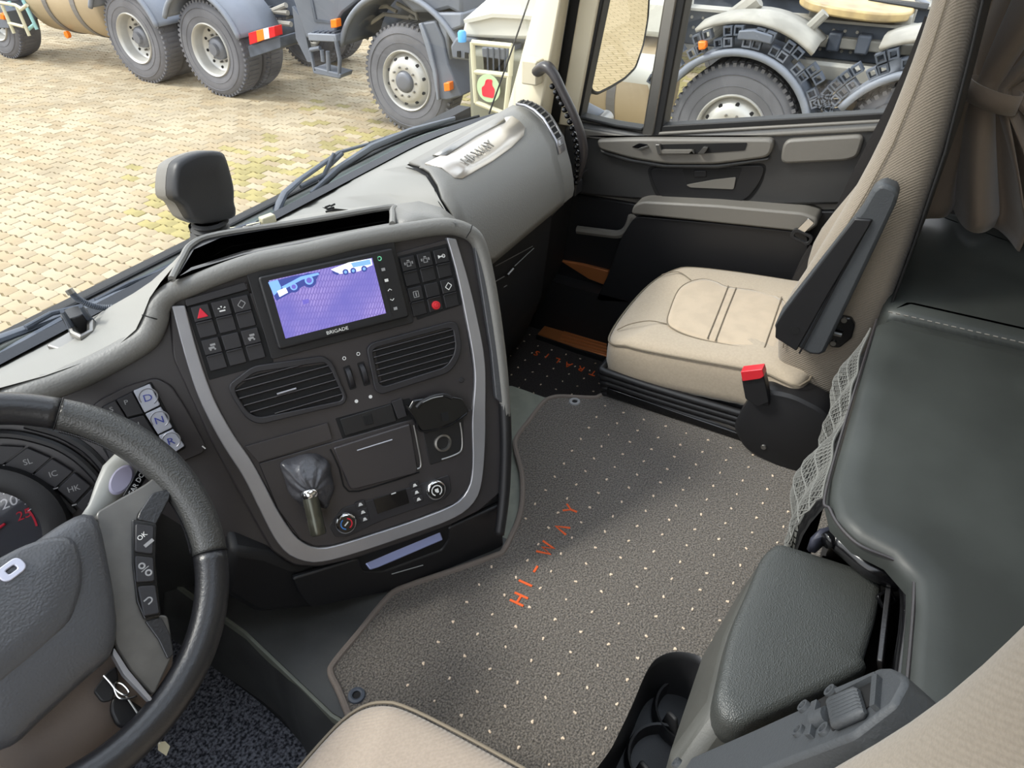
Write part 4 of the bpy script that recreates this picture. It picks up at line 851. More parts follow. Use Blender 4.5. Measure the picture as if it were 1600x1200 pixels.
M('bellows_core', lathe(Fr(b1_ + np.array([0, .012, -.01]), (1, 0, 0), (0, 1, 0)), [(.026, 0), (.026, .05)], 24), m_rubber, sn, smooth=True)
# bracket with two prongs
bk = T('phone_bracket', 'grey bracket with two prongs clipped to the dash edge', 'bracket', at(130, 520, 'Z', .47))
zb = .465
for n_, px, r_ in [('prong', [(97, 486), (105, 500), (117, 522)], [.003, .004, .006]), ('prong', [(126, 478), (134, 490), (146, 508)], [.003, .004, .006])]:
    M(n_, tube([at(x, y, 'Z', zb + dz) for (x, y), dz in zip(px, (.055, .03, .0))], r_, 8), m_frame, bk, smooth=True)
M('bracket_base', prism(Fr(at(130, 520, 'Z', zb - .006), at(160, 500, 'Z', zb) - at(104, 534, 'Z', zb), (0, 0, 1)), rnd(rect(-.05, .045, -.012, .006), .004), -.014, .014), m_steel, bk, bevel=.003)
M('cradle', J(tube([at(x, y, 'Z', zb + .012) for x, y in [(112, 508), (116, 522), (128, 528), (142, 520), (142, 504)]], .0055, 8)), m_steel, bk, smooth=True)
M('cradle_insert', lathe(Fr(at(127, 514, 'Z', zb), (1, 0, 0), (0, 1, 0)), [(.0001, .0), (.016, .0), (.018, .03), (.0001, .03)], 20), m_black, bk, bevel=.002)
for x, y in [(107, 535), (162, 510)]: M('clip_foot', lathe(Fr(at(x, y, 'Z', .452), (1, 0, 0), (0, 1, 0)), [(.0001, .0), (.010, 0), (.009, .008), (.0001, .009)], 16), m_grey, bk, bevel=.001)
# corrugated cable
cb = T('corrugated_cable', 'dark corrugated cable curling up along the windscreen edge', 'cable', at(180, 478, 'Z', .46))
cp = smooth([at(x, y, 'Z', z) for x, y, z in [(110, 455, .51), (122, 467, .49), (142, 477, .475), (165, 481, .465), (195, 477, .462), (225, 465, .462), (255, 449, .463), (285, 432, .465), (292, 405, .47)]], 14)
rr_ = [.0052 if i % 2 else .0042 for i in range(len(cp))]
M('cable_sleeve', tube(cp, rr_, 9), m_frame, cb, smooth=True)
M('cable_end', tube([at(107, 452, 'Z', .515), at(112, 459, 'Z', .508)], .006, 8), m_steel, cb, smooth=True)
pg = T('cable_plug', 'small cream connector plug lying behind the console tray', 'plug', at(415, 345, 'Z', .47))
M('plug_body', prism(Fr(at(418, 343, 'Z', .475), at(432, 338, 'Z', .475) - at(405, 348, 'Z', .475), (0, 0, 1)), rnd(rect(-.014, .014, -.008, .008), .003), -.008, .008), m_cream, pg, bevel=.002)
for k in range(3): M('wire', tube(smooth([at(407, 348 + k, 'Z', .475), at(396, 350 + k * 2, 'Z', .472), at(380, 354 + k, 'Z', .466), at(360, 357 + k, 'Z', .462)], 4), .0022, 6), (m_cream, m_rubber, m_steel)[k], pg, smooth=True)
M('sleeve', tube(smooth([at(403, 350, 'Z', .47), at(385, 354, 'Z', .465), at(345, 368, 'Z', .462)], 4), .006, 8), m_frame, pg, smooth=True)
# grab handle on the pillar
gh = T('grab_handle', 'black grab handle with beaded inner edge on the cream pillar', 'handle', at(850, 115, 'X', 1.62))
gx = 1.62
hb = Fr(at(832, 112, 'X', 1.64), (0, -1, 0), (0, .05, 1))
M('handle_bracket', prism(hb, rnd(rect(-.026, .018, -.03, .028), .006), -.03, .012), m_pillar, gh, bevel=.005)
hp_ = smooth([at(x, y, 'X', gx - dx) for x, y, dx in [(840, 112, 0), (852, 104, .02), (864, 114, .03), (880, 145, .035), (897, 180, .035), (908, 210, .03), (912, 238, .02), (906, 268, .01), (898, 292, 0)]], 6)
M('handle_bar', tube(hp_, [.016, .017, .014, .012, .012, .012, .012, .011, .010], 12, flat=.8), m_face, gh, smooth=True, ang=180)
bp_ = smooth([at(x, y, 'X', gx - .03) for x, y in [(863, 135), (872, 150), (884, 175), (893, 198), (899, 222), (902, 250), (900, 285)]], 6); bp_ = resample(bp_, 17)
for p in bp_: M('bead', lathe(Fr(p, (1, 0, 0), (0, 1, 0)), [(.0005, -.0072), (.0055, -.005), (.0078, 0), (.0055, .005), (.0005, .0072)], 10), m_gloss, gh, smooth=True)
M('lower_mount', prism(Fr(at(895, 292, 'X', 1.6), (0, -1, 0), (0, 0, 1)), rnd(rect(-.03, .014, -.02, .014), .005), -.03, .012), m_black, gh, bevel=.003)
# wipers outside the glass
def wiper(label, arm, blade, zoff, prop):
    w_ = T('windscreen_wiper', label, 'wiper', at(*arm[0], 'Y', 1.09))
    M('wiper_arm', tube([at(x, y, 'Y', yy) for x, y, yy in arm_y(arm)], [.012, .009, .007, .005], 8, flat=.6), m_frame, w_, smooth=True)
    M('wiper_blade', tube([at(x, y, 'Y', 1.092) for x, y in blade], [.004, .006, .007, .006, .004], 8, flat=1.4), m_guard, w_, smooth=True)
    M('wiper_rubber', tube([at(x + 2, y + 5, 'Y', 1.088) for x, y in blade], .0028, 6), m_rubber, w_, smooth=True)
    for px in prop: M('wiper_bracket', tube([at(x, y, 'Y', 1.10) for x, y in px], .0045, 8), m_frame, w_, smooth=True)
def arm_y(arm): return [(x, y, 1.11) for x, y in arm]
wiper('grey windscreen wiper resting on the glass right of the sensor housing', [(424, 345), (445, 302), (470, 280), (530, 238), (585, 222)], [(486, 302), (530, 262), (580, 230), (640, 205), (710, 185)], 0, [[(470, 292), (505, 275), (522, 240)], [(500, 285), (512, 262), (535, 240)], [(578, 224), (620, 210), (665, 198)]])
wiper('dark windscreen wiper lying low on the glass beside the bracket', [(-60, 552), (40, 515), (100, 492), (200, 448), (270, 412)], [(-40, 580), (30, 540), (100, 502), (180, 464), (262, 430)], 0, [[(40, 512), (80, 490), (130, 478)], [(150, 470), (200, 444), (262, 420)]])
cw = T('wiper_cowl', 'grey cowl strip outside along the lower windscreen edge', 'cowl', (.6, 1.15, .4))
M('cowl_panel', loft([[(x, wsy(x, .43) + d, z) for x in np.linspace(-.5, 1.7, 30)] for d, z in ((.012, .425), (.05, .43), (.09, .415), (.12, .36))], closed=False), mat('grey green cowl', (108, 122, 118), .5, var=.2, vscale=8), cw, smooth=True)
M('cowl_seal', tube([(x, wsy(x, .43) + .05, .436) for x in np.linspace(-.5, 1.7, 30)], .004, 6), m_rubber, cw, smooth=True)
# wing mirror
wm_ = T('wing_mirror', 'tall wing mirror outside the passenger quarter window', 'mirror', at(960, 160, 'X', 2.25))
Mf = Fr(at(968, 75, 'X', 2.25), (.90, -.43, 0), (0, 0, 1)); Mf = Fr(Mf.o, Mf.u + .0 * Mf.v, Mf.v + .02 * Mf.n)
mpx = [(938, -160), (1010, -150), (1014, -20), (1011, 30), (1004, 70), (992, 105), (975, 122), (952, 136), (932, 146), (923, 142), (922, 120), (928, 30)]
mp_ = rnd(Mf.px(mpx), .012); mc = np.array(mp_).mean(0)
M('mirror_glass', prism(Mf, [tuple(mc + (np.array(q) - mc) * .97) for q in mp_], .0, .004), m_mirror, wm_, label='mirror glass reflecting the sandy paving')
M('mirror_housing', loft([[tuple(Mf.P(*(mc + (np.array(q) - mc) * s_), h)) for q in mp_] for s_, h in ((.975, .002), (.99, .007), (1.03, .004), (1.05, -.02), (.98, -.09), (.7, -.13))], cap1=True), m_black, wm_, smooth=True, ang=50)
ax = [(905, 172), (925, 178), (950, 188)]
M('mirror_arm', tube([at(870, 150, 'X', 2.1), at(902, 168, 'X', 2.15), at(930, 180, 'X', 2.2), at(948, 188, 'X', 2.22)], [.04, .03, .026, .024], 14), m_guard, wm_, smooth=True)
M('arm_cap', lathe(Fr(at(944, 187, 'X', 2.2), (0, 1, .3), (0, -.3, 1)), [(.0001, -.03), (.02, -.03), (.026, .02), (.022, .024), (.0001, .01)], 20), m_steel, wm_, smooth=True)
M('mirror_shell', prism(Fr(at(905, 90, 'X', 2.35), (.9, -.43, 0), (0, 0, 1)), rnd([(-.10, -.17), (.06, -.13), (.04, .3), (-.03, .5), (-.1, .5)], .03), -.05, .02), m_frame, wm_, bevel=.01)
# ================================================================== FLOOR MATS
DS = .0428155
d00 = at(954.5, 623.4, 'Z', 0.); DJ = DS * 1.1373
def inside(p, poly):
    x, y = p; r = False; j = len(poly) - 1
    for i in range(len(poly)):
        xi, yi = poly[i]; xj, yj = poly[j]
        if (yi > y) != (yj > y) and x < (xj - xi) * (y - yi) / (yj - yi) + xi: r = not r
        j = i
    return r
def tufts(poly, z, x0, y0, i0, i1, j0, j1, inset=.008):
    V = []
    for i in range(i0, i1):
        for j in range(j0, j1):
            x, y = x0 - i * DS + rs.randn() * .0007, y0 - j * DJ + rs.randn() * .0007
            if not all(inside((x + a, y + b), poly) for a in (-inset, inset) for b in (-inset, inset)): continue
            for k in range(3):
                a_ = rs.rand() * 6.28; c = (x + .0014 * math.cos(a_), y + .0014 * math.sin(a_), z)
                V.append(lathe(Fr(c, (1, 0, 0), (0, 1, 0)), [(.0018, -.001), (.0016, .0014), (.0002, .0022)], 6))
    return J(*V)
fm = T('floor_mat', 'dark pile mat with cream dots and orange letters on the raised middle floor', 'mat', at(1000, 800, 'Z', 0))
mo_px = [(955, 608), (937, 619), (925, 622), (880, 620), (862, 622), (848, 630), (826, 658), (807, 684), (805, 700), (815, 740), (816, 780), (810, 812), (797, 842), (786, 862), (775, 868), (720, 888), (640, 915), (608, 932), (560, 990), (523, 1035), (517, 1052), (530, 1080), (546, 1120)]
mpoly = D2(mo_px, .008) + [(.335, -.85), (1.262, -.85), (1.262, .2)]
mring = D2(mo_px, .008)
M('pile', prism(WORLD, mpoly, .0, .009), m_mat, fm)
M('bound_edge', tube(smooth([(x, y, .009) for x, y in mring], 4), .0055, 8, flat=.9), m_matedge, fm, smooth=True)
M('bound_edge', tube([(1.262, .43, .008), (1.262, -.3, .008)], .003, 6), m_matedge, fm, smooth=True)
M('cream_dots', tufts(mpoly, .009, d00[0], d00[1], 0, 24, 0, 14), m_tuft, fm, kind='stuff')
# seams between dots: shallow creases of the pile
for (x, y) in [(898, 627), (557, 1086)]:
    c = at(x, y, 'Z', .011); e_ = M('eyelet', lathe(Fr(c, (1, 0, 0), (0, 1, 0)), [(.0065, -.004), (.0065, .001), (.009, .0025), (.0125, .001), (.0135, -.002)], 28), m_frame if x < 600 else m_grey, fm, smooth=True)
    M('eyelet_hole', disc(Fr(c, (1, 0, 0), (0, 1, 0)), 0, 0, .0066, -.003, -.0015, 20), m_void, e_)
def strokes(name, P, r, m, par): M(name, J(*[tube(p, r, 6, flat=.6) for p in P]), m, par, smooth=True)
for nm, sg in [('H', [[(800, 929), (818, 945)], [(808, 921)] * 0, ]), ]: pass
for body, px in [('H', (811, 936)), ('I', (821, 911)), ('-', (837, 889)), ('W', (853, 857)), ('A', (878, 826)), ('Y', (892, 796))]:
    q = at(px[0], px[1], 'Z', .010)
    L3 = {'H': [[(-.4, -.5), (-.4, .5)], [(.4, -.5), (.4, .5)], [(-.4, 0), (.4, 0)]], 'I': [[(0, -.5), (0, .5)]], '-': [[(-.35, 0), (.35, 0)]],
          'W': [[(-.65, .5), (-.35, -.5), (0, .3), (.35, -.5), (.65, .5)]], 'A': [[(-.45, -.5), (0, .5), (.45, -.5)]], 'Y': [[(-.45, .5), (0, 0), (.45, .5)], [(0, 0), (0, -.5)]]}[body]
    strokes('embroidered_letter', [[(q[0] + a * .021, q[1] + b * .026, .0095) for a, b in p] for p in L3], .0024, m_orange, fm)
# passenger footwell mat
pmz = -.205
pm = T('floor_mat', 'black dotted mat with small orange letters deep in the passenger footwell', 'mat', at(860, 560, 'Z', pmz))
pp = [(1.08, .45), (1.72, .45), (1.72, .62), (1.70, .98), (1.60, 1.0), (1.1, 1.0)]
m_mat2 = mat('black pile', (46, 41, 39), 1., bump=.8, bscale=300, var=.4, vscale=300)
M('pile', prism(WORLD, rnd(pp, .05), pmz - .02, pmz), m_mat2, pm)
M('cream_dots', tufts(pp, pmz, 1.70, 1.0, 0, 16, 0, 12), m_tuft, pm, kind='stuff')
for ch, px in [('S', (839, 552)), ('I', (855, 556)), ('L', (871, 563)), ('A', (888, 570)), ('R', (908, 576)), ('T', (927, 583)), ('S', (945, 590))]:
    q = at(px[0], px[1], 'Z', pmz + .002)
    text('embroidered_letter', ch, Fr((q[0], q[1], pmz + .002), (0, 1, 0), (-1, 0, 0)), 0, 0, .034, m_orange, pm, depth=.001)
# copper scuff plates of the step
sc = T('scuff_plate', 'ribbed copper brown plate at the edge of the passenger footwell', 'plate', at(890, 530, 'Z', -.186))
spz = -.186; spl = D2([(840, 521), (856, 503), (885, 509), (948, 530), (948, 556), (900, 542)], spz)
M('plate', prism(WORLD, spl, spz - .02, spz), m_copper, sc, bevel=.002)
for k in range(5):
    a_ = at(872 + k * 3, 533 - k * 5, 'Z', spz + .001); b_ = at(948, 553 - k * 5, 'Z', spz + .001); M('rib', tube([a_, b_], .0022, 6), m_copper, sc, smooth=True)
stp = S('step_box', prism(WORLD, D2([(838, 522), (856, 500), (950, 520), (990, 560), (948, 559), (900, 544)], spz), -.24, spz - .004), m_blackmat, floor)
S('step_box', wbox(1.70, 1.76, .3, 1.05, -.24, -.02), m_blackmat, floor)
# driver footwell carpet
dc = T('carpet', 'blue flecked carpet in the driver footwell', 'carpet', (0, .7, -.2))
M('carpet_pile', prism(WORLD, [(-.5, .1), (.322, .1), (.325, .5), (.343, .62), (.36, .72), (.375, 1.1), (-.5, 1.1)], -.22, -.196), m_carpet, dc)
M('carpet_edge', tube(smooth([(.318, .3, -.195), (.322, .5, -.195), (.341, .62, -.195), (.358, .74, -.195), (.372, 1.0, -.195)], 4), .006, 8), m_rubber, dc, smooth=True)
# ================================================================== SEATS
def seat(name, label, cy, mirror, back_dy, lean, ztop, shift=0.):
    def X(x): return (1.56 - x) + shift if mirror else x
    cdy = [0.]
    def xf(v): return [(X(p[0]), p[1] + cdy[0], p[2]) for p in v]
    root = T(name, label, 'seat', (X(1.44), .2, 0))
    def SM(n, vf, m, par=None, **k): return M(n, (xf(vf[0]), vf[1]), m, par or root, **k)
    cdy[0] = -.035 if mirror else 0.
    out = [(1.235, .02), (1.228, .12), (1.222, .30), (1.226, .40), (1.25, .445), (1.31, .462), (1.42, .468), (1.53, .462), (1.60, .44), (1.635, .39), (1.645, .28), (1.64, .12), (1.63, .02)]
    O = smooth(out, 5, True); c = O.mean(0); rings = []
    def zt(y): return .205 - .040 * max(0, (y - .05)) / .4 - .02 * max(0, (y - .4)) / .06 + cy
    for s_, dz in ((.96, -.115), (.99, -.095), (1.0, -.06), (1.0, -.03), (.985, -.010), (.95, .0), (.88, .006), (.7, .006), (.4, .003)):
        rings.append([(c[0] + (q[0] - c[0]) * (s_ if s_ > .9 else s_), c[1] + (q[1] - c[1]) * (s_ + (1 - s_) * .3), zt(q[1]) + dz) for q in O])
    cu = SM('cushion', loft(rings, cap1=True, cap0=True), m_fabric if mirror else m_cush, smooth=True, sub=1, ang=180)
    sm = [(p[0], p[1], zt(p[1]) - .006) for p in O]; sm = [(c[0] + (p[0] - c[0]) * .992, c[1] + (p[1] - c[1]) * .992, p[2]) for p in sm]
    SM('piping', tube(sm, .0022, 6, closed=True), m_seam, cu, smooth=True)
    pp_ = [(1043, 501), (1048, 478), (1060, 450), (1076, 438), (1098, 434), (1118, 440), (1136, 450), (1180, 460), (1218, 476), (1226, 500), (1216, 552), (1203, 560), (1160, 551), (1115, 539), (1080, 527), (1055, 514)]
    PP = [at(x, y, 'Z', .188) for x, y in pp_]; pc_ = np.mean([p[:2] for p in PP], 0)
    def zz(y): return zt(y) + .0075
    PPs = smooth([(p[0], p[1]) for p in PP], 4, True)
    SM('cushion_panel', loft([[(pc_[0] + (q[0] - pc_[0]) * s_, pc_[1] + (q[1] - pc_[1]) * s_, zz(pc_[1] + (q[1] - pc_[1]) * s_) + dz) for q in PPs] for s_, dz in ((1, -.004), (.985, .001), (.9, .003), (.5, .003), (.1, .003))], cap1=True), m_suede, cu, smooth=True, ang=180)
    SM('panel_seam', tube([(q[0], q[1], zz(q[1])) for q in PPs], .0016, 6, closed=True), m_seam, cu, smooth=True)
    def line(px, r=.0013, dz=.0085): P = [at(x, y, 'Z', .188) for x, y in px]; SM('seam', tube(smooth([(p[0], p[1], zt(p[1]) + dz) for p in P], 4), r, 5), m_seam, cu, smooth=True)
    line([(1137, 451), (1122, 490), (1104, 535)], dz=.012); line([(1149, 455), (1133, 495), (1116, 540)], dz=.012); line([(1218, 476), (1205, 515), (1191, 556)], dz=.012)
    if not mirror: line([(1036, 414), (1060, 418), (1080, 433)], dz=.006)
    if not mirror: line([(966, 497), (985, 493), (1015, 494), (1042, 501)], dz=.004)
    # base with bellows and rails
    SM('seat_base', prism(WORLD, rnd([(1.245, .42), (1.62, .42), (1.62, -.04), (1.245, -.04)], .03), .0, .09 + cy), m_blackmat, bevel=.006)
    for k in range(5):
        o_ = smooth([(1.238 - .002 * k, .0), (1.236 - .003 * k, .40), (1.27, .437 + .003 * k), (1.60, .437), (1.63, .40), (1.63, .0)], 5)
        SM('bellows_fold', tube([(a, b, .012 + k * .017 + b * -.0) for a, b in o_], [.008, .009, .008], 8), m_black, smooth=True, ang=180)
    SM('slide_rail', prism(Fr((1.222, .43, .03), (0, -1, -.03), (0, 0, 1)), rect(0, .5, -.012, .008), -.02, .0), m_gloss, bevel=.003)
    SM('height_bar', prism(Fr((1.226, .40, .075), (0, -1, -.16), (0, .0, 1)), rect(0, .34, -.004, .004), -.01, .0), m_steel, bevel=.001)
    # side cover
    scp = [(.115, .16), (.09, .185), (.04, .19), (-.02, .175), (-.075, .12), (-.085, .06), (-.06, .015), (.02, -.0), (.10, .02), (.135, .07)]
    SM('side_cover', loft([[(x_, a, b + cy) for a, b in rnd(scp, .02)] for x_ in (1.25, 1.20, 1.19)] + [[(1.185, .02 + (a - .02) * .93, .09 + (b + cy - .09) * .93) for a, b in rnd(scp, .02)]], cap1=True, cap0=True), m_black, bevel=.004)
    SM('cover_screw', lathe(Fr((1.184, .065, .045), (0, -1, 0), (0, 0, 1)), [(.0001, .002), (.005, .002), (.006, -.001)], 14), m_steel)
    cdy[0] = 0.; rings = []
    for z, yf, yr, x0, x1 in [(.12, .05, -.05, 1.27, 1.61), (.17, .088, -.06, 1.255, 1.625), (.25, .105, -.068, 1.245, 1.635), (.33, .112, -.07, 1.24, 1.64), (.40, .088, -.07, 1.24, 1.64), (.50, .064, -.07, 1.24, 1.64), (.58, .045, -.068, 1.245, 1.635), (.66, .030, -.066, 1.25, 1.63), (.74, .024, -.058, 1.255, 1.625), (.80, .021, -.052, 1.26, 1.62), (.88, .022, -.042, 1.27, 1.61), (.97, .025, -.035, 1.29, 1.59), (1.05, .02, -.03, 1.32, 1.56), (1.08, .0, -.02, 1.36, 1.52)]:
        if z > ztop: break
        dy = back_dy - lean * max(0, z - .25)
        xm = (x0 + x1) / 2; w_ = (x1 - x0) / 2; b_ = .035 if .2 < z < .75 else .012
        ring = [(x0, yr + .035), (x0 + .012, yr + .008), (x0 + .05, yr), (xm, yr - .004), (x1 - .05, yr), (x1 - .012, yr + .008), (x1, yr + .035), (x1, yf - .03), (x1 - .008, yf - .008), (x1 - .035, yf), (x1 - .075, yf - .006), (x1 - .11, yf - b_), (xm, yf - b_ - .006), (x0 + .11, yf - b_), (x0 + .075, yf - .006), (x0 + .035, yf), (x0 + .008, yf - .008), (x0, yf - .03)]
        ring = [(a if a < xm else xm + (a - xm) * .80, b - (.022 if z > .45 and b > 0 and a > xm else 0)) for a, b in ring]
        rings.append([(a, b + dy, z + cy) for a, b in ring])
    bk_ = SM('backrest', loft(rings, cap0=True, cap1=True), m_side, smooth=True, sub=1, ang=180)
    SM('back_seam', tube([(r[0][0] + .001, r[16][1] - .012, r[0][2]) for r in rings[2:]], .0012, 6), m_seam, bk_, smooth=True)
    SM('front_panel', loft([[(x, r[12][1] + .001 + .004 * abs(t_) ** 2, r[0][2]) for x, t_ in zip(np.linspace(r[0][0] + .10, r[6][0] - .10, 7), np.linspace(-1, 1, 7))] for r in rings[2:-1]], closed=False), m_suede, bk_, smooth=True, solid=.004)
    for rr_ in rings:
        if abs(rr_[0][2] - cy - .88) < .02: SM('headrest_seam', tube([(a * 1.0 + (a - 1.44) * .004, b * 1.01, c_) for a, b, c_ in rr_], .0018, 6, closed=True), m_seam, bk_, smooth=True)
    SM('back_shell', loft([[(a + (.002 if a > 1.44 else -.002), min(b, r[1][1]) - .006, z) for a, b, z in [r[0], r[1], r[3], r[5], r[6]]] for r in rings], closed=False), m_rubber, bk_, smooth=True, solid=.004)
    return root, SM, X, rings
ps_, SMp, _, prings = seat('passenger_seat', 'beige cloth passenger seat by the right door with its armrest folded up', 0., False, 0., 0., 2.)
def armrest(SM, root, mirror=False):
    fr = Fr((1.205, 0, 0), (0, -1, 0), (0, 0, 1))
    a1 = [(1383, 290), (1398, 296), (1404, 306), (1399, 322), (1345, 435), (1288, 553), (1280, 558), (1264, 556), (1250, 548), (1212, 527), (1209, 512), (1216, 495), (1345, 330), (1362, 300), (1372, 291)]
    ar = SM('armrest', prism(fr, fr.px(a1, .02), -.022, .016), m_frame2, bevel=.006)
    a2 = [(1335, 342), (1362, 344), (1358, 354), (1300, 450), (1244, 549), (1211, 528), (1212, 508), (1225, 488), (1300, 388)]
    SM('armrest_panel', prism(fr, fr.px(a2, .022), .012, .022), m_black, ar, bevel=.002)
    SM('armrest_groove', tube([fr.P(*fr.uv(x, y, .018), .018) for x, y in [(1362, 343), (1310, 436), (1249, 552)]], .0018, 5), m_void, ar)
    p = fr.uv(1242, 516, .022); SM('pivot_hole', disc(fr, p[0], p[1], .0085, .020, .0226, 20), m_void, ar)
    bp = fr.px([(1300, 492), (1330, 497), (1336, 508), (1331, 528), (1312, 543), (1298, 542), (1288, 525), (1290, 505)], -.03)
    br_ = SM('hinge_plate', prism(fr, rnd(bp, .004), -.04, -.028), m_gloss, bevel=.002)
    for x, y in [(1319, 500), (1302, 536), (1290, 520)]: p = fr.uv(x, y, -.027); SM('hinge_bolt', disc(fr, p[0], p[1], .005, -.03, -.024, 10), m_steel, br_)
    SM('hinge_arm', tube([fr.P(*fr.uv(1285, 526, -.02), -.02), fr.P(*fr.uv(1298, 520, -.02), -.02), fr.P(*fr.uv(1315, 524, -.02), -.02)], .004, 6), m_steel, br_)
    return ar
m_frame2 = mat('dark grey armrest plastic', (62, 65, 68), .55, bump=.25, bscale=350)
armrest(SMp, ps_)
# seat belt buckle, belt strap
bu = T('belt_buckle', 'black belt buckle with a red button beside the passenger cushion', 'buckle', at(1180, 620, 'X', 1.19))
bf = Fr((1.178, 0, 0), (0, -1, 0), (0, 0, 1))
M('buckle_body', prism(bf, rnd(bf.px([(1160, 588), (1194, 580), (1198, 598), (1203, 625), (1186, 632), (1166, 620)], .0), .003), -.014, .008), m_black, bu, bevel=.002)
M('release_button', prism(bf, rnd(bf.px([(1157, 581), (1191, 577), (1194, 588), (1188, 592), (1160, 596)], .012), .002), -.01, .012), m_redplas, bu, bevel=.002, label='red release button')
M('buckle_stem', prism(bf, bf.px([(1172, 618), (1200, 618), (1202, 634), (1190, 634)], .0), -.01, .002), m_blackmat, bu, bevel=.002)
be = T('seat_belt', 'black belt strap running down between passenger seat and door', 'seat belt', at(1330, 300, 'X', 1.66))
def strap(px, X, w_): 
    P = [at(x, y, 'X', X) for x, y in px]; P = smooth(P, 4); v = []
    for p in P: v += [(p[0], p[1] - w_, p[2] - w_ * .4), (p[0], p[1] + w_, p[2] + w_ * .4), (p[0] - .0016, p[1] + w_, p[2] + w_ * .4), (p[0] - .0016, p[1] - w_, p[2] - w_ * .4)]
    f = []
    for i in range(len(P) - 1):
        for k in range(4): f.append((4 * i + k, 4 * i + 4 + k, 4 * i + 4 + (k + 1) % 4, 4 * i + (k + 1) % 4))
    return v, f
m_web = mat('black webbing', (34, 32, 32), .7, bump=.3, bscale=500)
M('webbing', strap([(1455, 30), (1425, 105), (1395, 170), (1362, 232), (1325, 305), (1292, 375), (1262, 415), (1245, 440)], 1.63, .012), m_web, be)
M('webbing_lower', strap([(1276, 388), (1262, 410), (1250, 436)], 1.64, .016), m_web, be)
tf = Fr(at(1262, 362, 'X', 1.64), (0, -1, -.3), (0, -.3, 1))
M('belt_tongue', J(ribbon(tf, rnd(rect(-.03, .02, -.03, -.004), .01), rnd(rect(-.022, .013, -.024, -.01), .006), -.004, .004, 40, True)), m_blackmat, be, bevel=.001)
M('tongue_plate', prism(Fr(at(1257, 355, 'X', 1.64), (0, -.5, .9), (0, -.9, -.5)), rnd(rect(-.016, .022, -.009, .009), .003), -.002, .002), m_chrome, be, bevel=.0008)
# driver seat: cushion corner and the bolster close to the camera
ds_, SMd, Xd, drings = seat('driver_seat', 'beige cloth driver seat nearest the camera at the frame bottom', -.005, True, -.135, .0, .99, 0.)
for o in list(ds_.children): pass
# driver armrest folded up beside the backrest, seen from its ribbed underside
da = ds_
af = Fr((.36, 0, 0), (0, -1, 0), (0, 0, 1))
bt = at(1085, 1187, 'X', .36); tp = at(1395, 1062, 'X', .36); dv = tp - bt; LA = np.linalg.norm(dv); dv = dv / LA
# axis along the armrest, width across seen from above
wv_ = np.cross(dv, (0, .95, .3)); Af = Fr(bt, dv, np.cross(np.cross(dv, (-.9, .1, .1)), dv)); 
if Af.n @ (C0 - bt) < 0: Af = Fr(bt, dv, -Af.v)
def aq2(name, px, w0, w1, m, par=da, r=0., bevel=.002, label=None):
    pts = Af.px(px, w1); return M(name, prism(Af, rnd(pts, r) if r else pts, w0, w1), m, par, bevel=bevel, label=label)
body = aq2('armrest', [(1060, 1215), (1080, 1182), (1180, 1138), (1300, 1083), (1372, 1042), (1392, 1041), (1412, 1052), (1414, 1064), (1395, 1100), (1330, 1150), (1200, 1200), (1100, 1240)], -.035, .0, m_frame2, r=.004, bevel=.005)
aq2('adjuster_well', [(1306, 1078), (1366, 1050), (1368, 1062), (1362, 1100), (1300, 1142), (1292, 1128), (1270, 1138), (1266, 1120), (1276, 1095)], -.004, .0008, m_void, body, .002, 0)
for k in range(7):
    a_ = np.array((1294, 1100)) + np.array((1.2, 5.6)) * k; b_ = np.array((1342, 1080)) + np.array((1.6, 5.2)) * k
    p0 = Af.P(*Af.uv(*a_, .004), .004); p1 = Af.P(*Af.uv(*b_, .004), .004)
    M('roller_rib', tube([p0, p0 * .9 + p1 * .1, p1 * .9 + p0 * .1, p1], [.0022, .0042, .0042, .0018], 8), m_frame2, body, smooth=True)
M('roller_axle', tube([Af.P(*Af.uv(1274, 1126, .002), .002), Af.P(*Af.uv(1294, 1118, .002), .002)], .007, 10), m_frame2, body, smooth=True)
for px in [[(1267, 1096), (1276, 1092), (1264, 1146), (1256, 1148)], [(1303, 1076), (1366, 1049), (1366, 1053), (1306, 1083)], [(1362, 1052), (1370, 1052), (1366, 1100), (1358, 1104)]]:
    aq2('well_rim', px, -.002, .005, m_frame2, body, .001, .0015)
for x, y in [(1256, 1104), (1248, 1142), (1298, 1080), (1288, 1140), (1057, 1192)]:
    p = Af.uv(x, y, .001); M('boss', lathe(Af.sub(*p), [(.003, .0), (.0035, .003), (.0055, .003), (.006, -.001)], 14), m_frame2, body, smooth=True)
# ================================================================== BUNK
BZ = .40
bkx = T('bunk_mattress', 'dark grey vinyl bunk mattress across the back of the cab', 'mattress', (1.2, -.5, .3))
def cushion(name, poly, z0, z1, m, parent, r=.03):
    P = resample(np.array(rnd(poly, r, 6)), 90, True); c = P.mean(0); rg = []
    for ins, z in ((.0, z0), (.0, z1 - .022), (.004, z1 - .008), (.014, z1 - .001), (.04, z1 + .003)):
        ring = []
        for i, q in enumerate(P):
            t = P[(i + 1) % len(P)] - P[i - 1]; n_ = np.array([t[1], -t[0]]); n_ /= np.linalg.norm(n_) + 1e-9
            if n_ @ (q - c) < 0 and False: n_ = -n_
            ring.append((q[0] - n_[0] * ins * SG, q[1] - n_[1] * ins * SG, z))
        rg.append(ring)
    return M(name, loft(rg, cap0=True, cap1=True), m, parent, smooth=True, ang=50)
SG = 1   # outlines run counter-clockwise
bunkpoly = [(.36, -.93), (1.195, -.93), (1.195, -.052), (.745, -.046), (.69, -.056), (.662, -.085), (.655, -.135), (.63, -.155), (.36, -.160)]
mt1 = cushion('mattress_section', bunkpoly, .368, BZ, m_vinyl, bkx, .03)
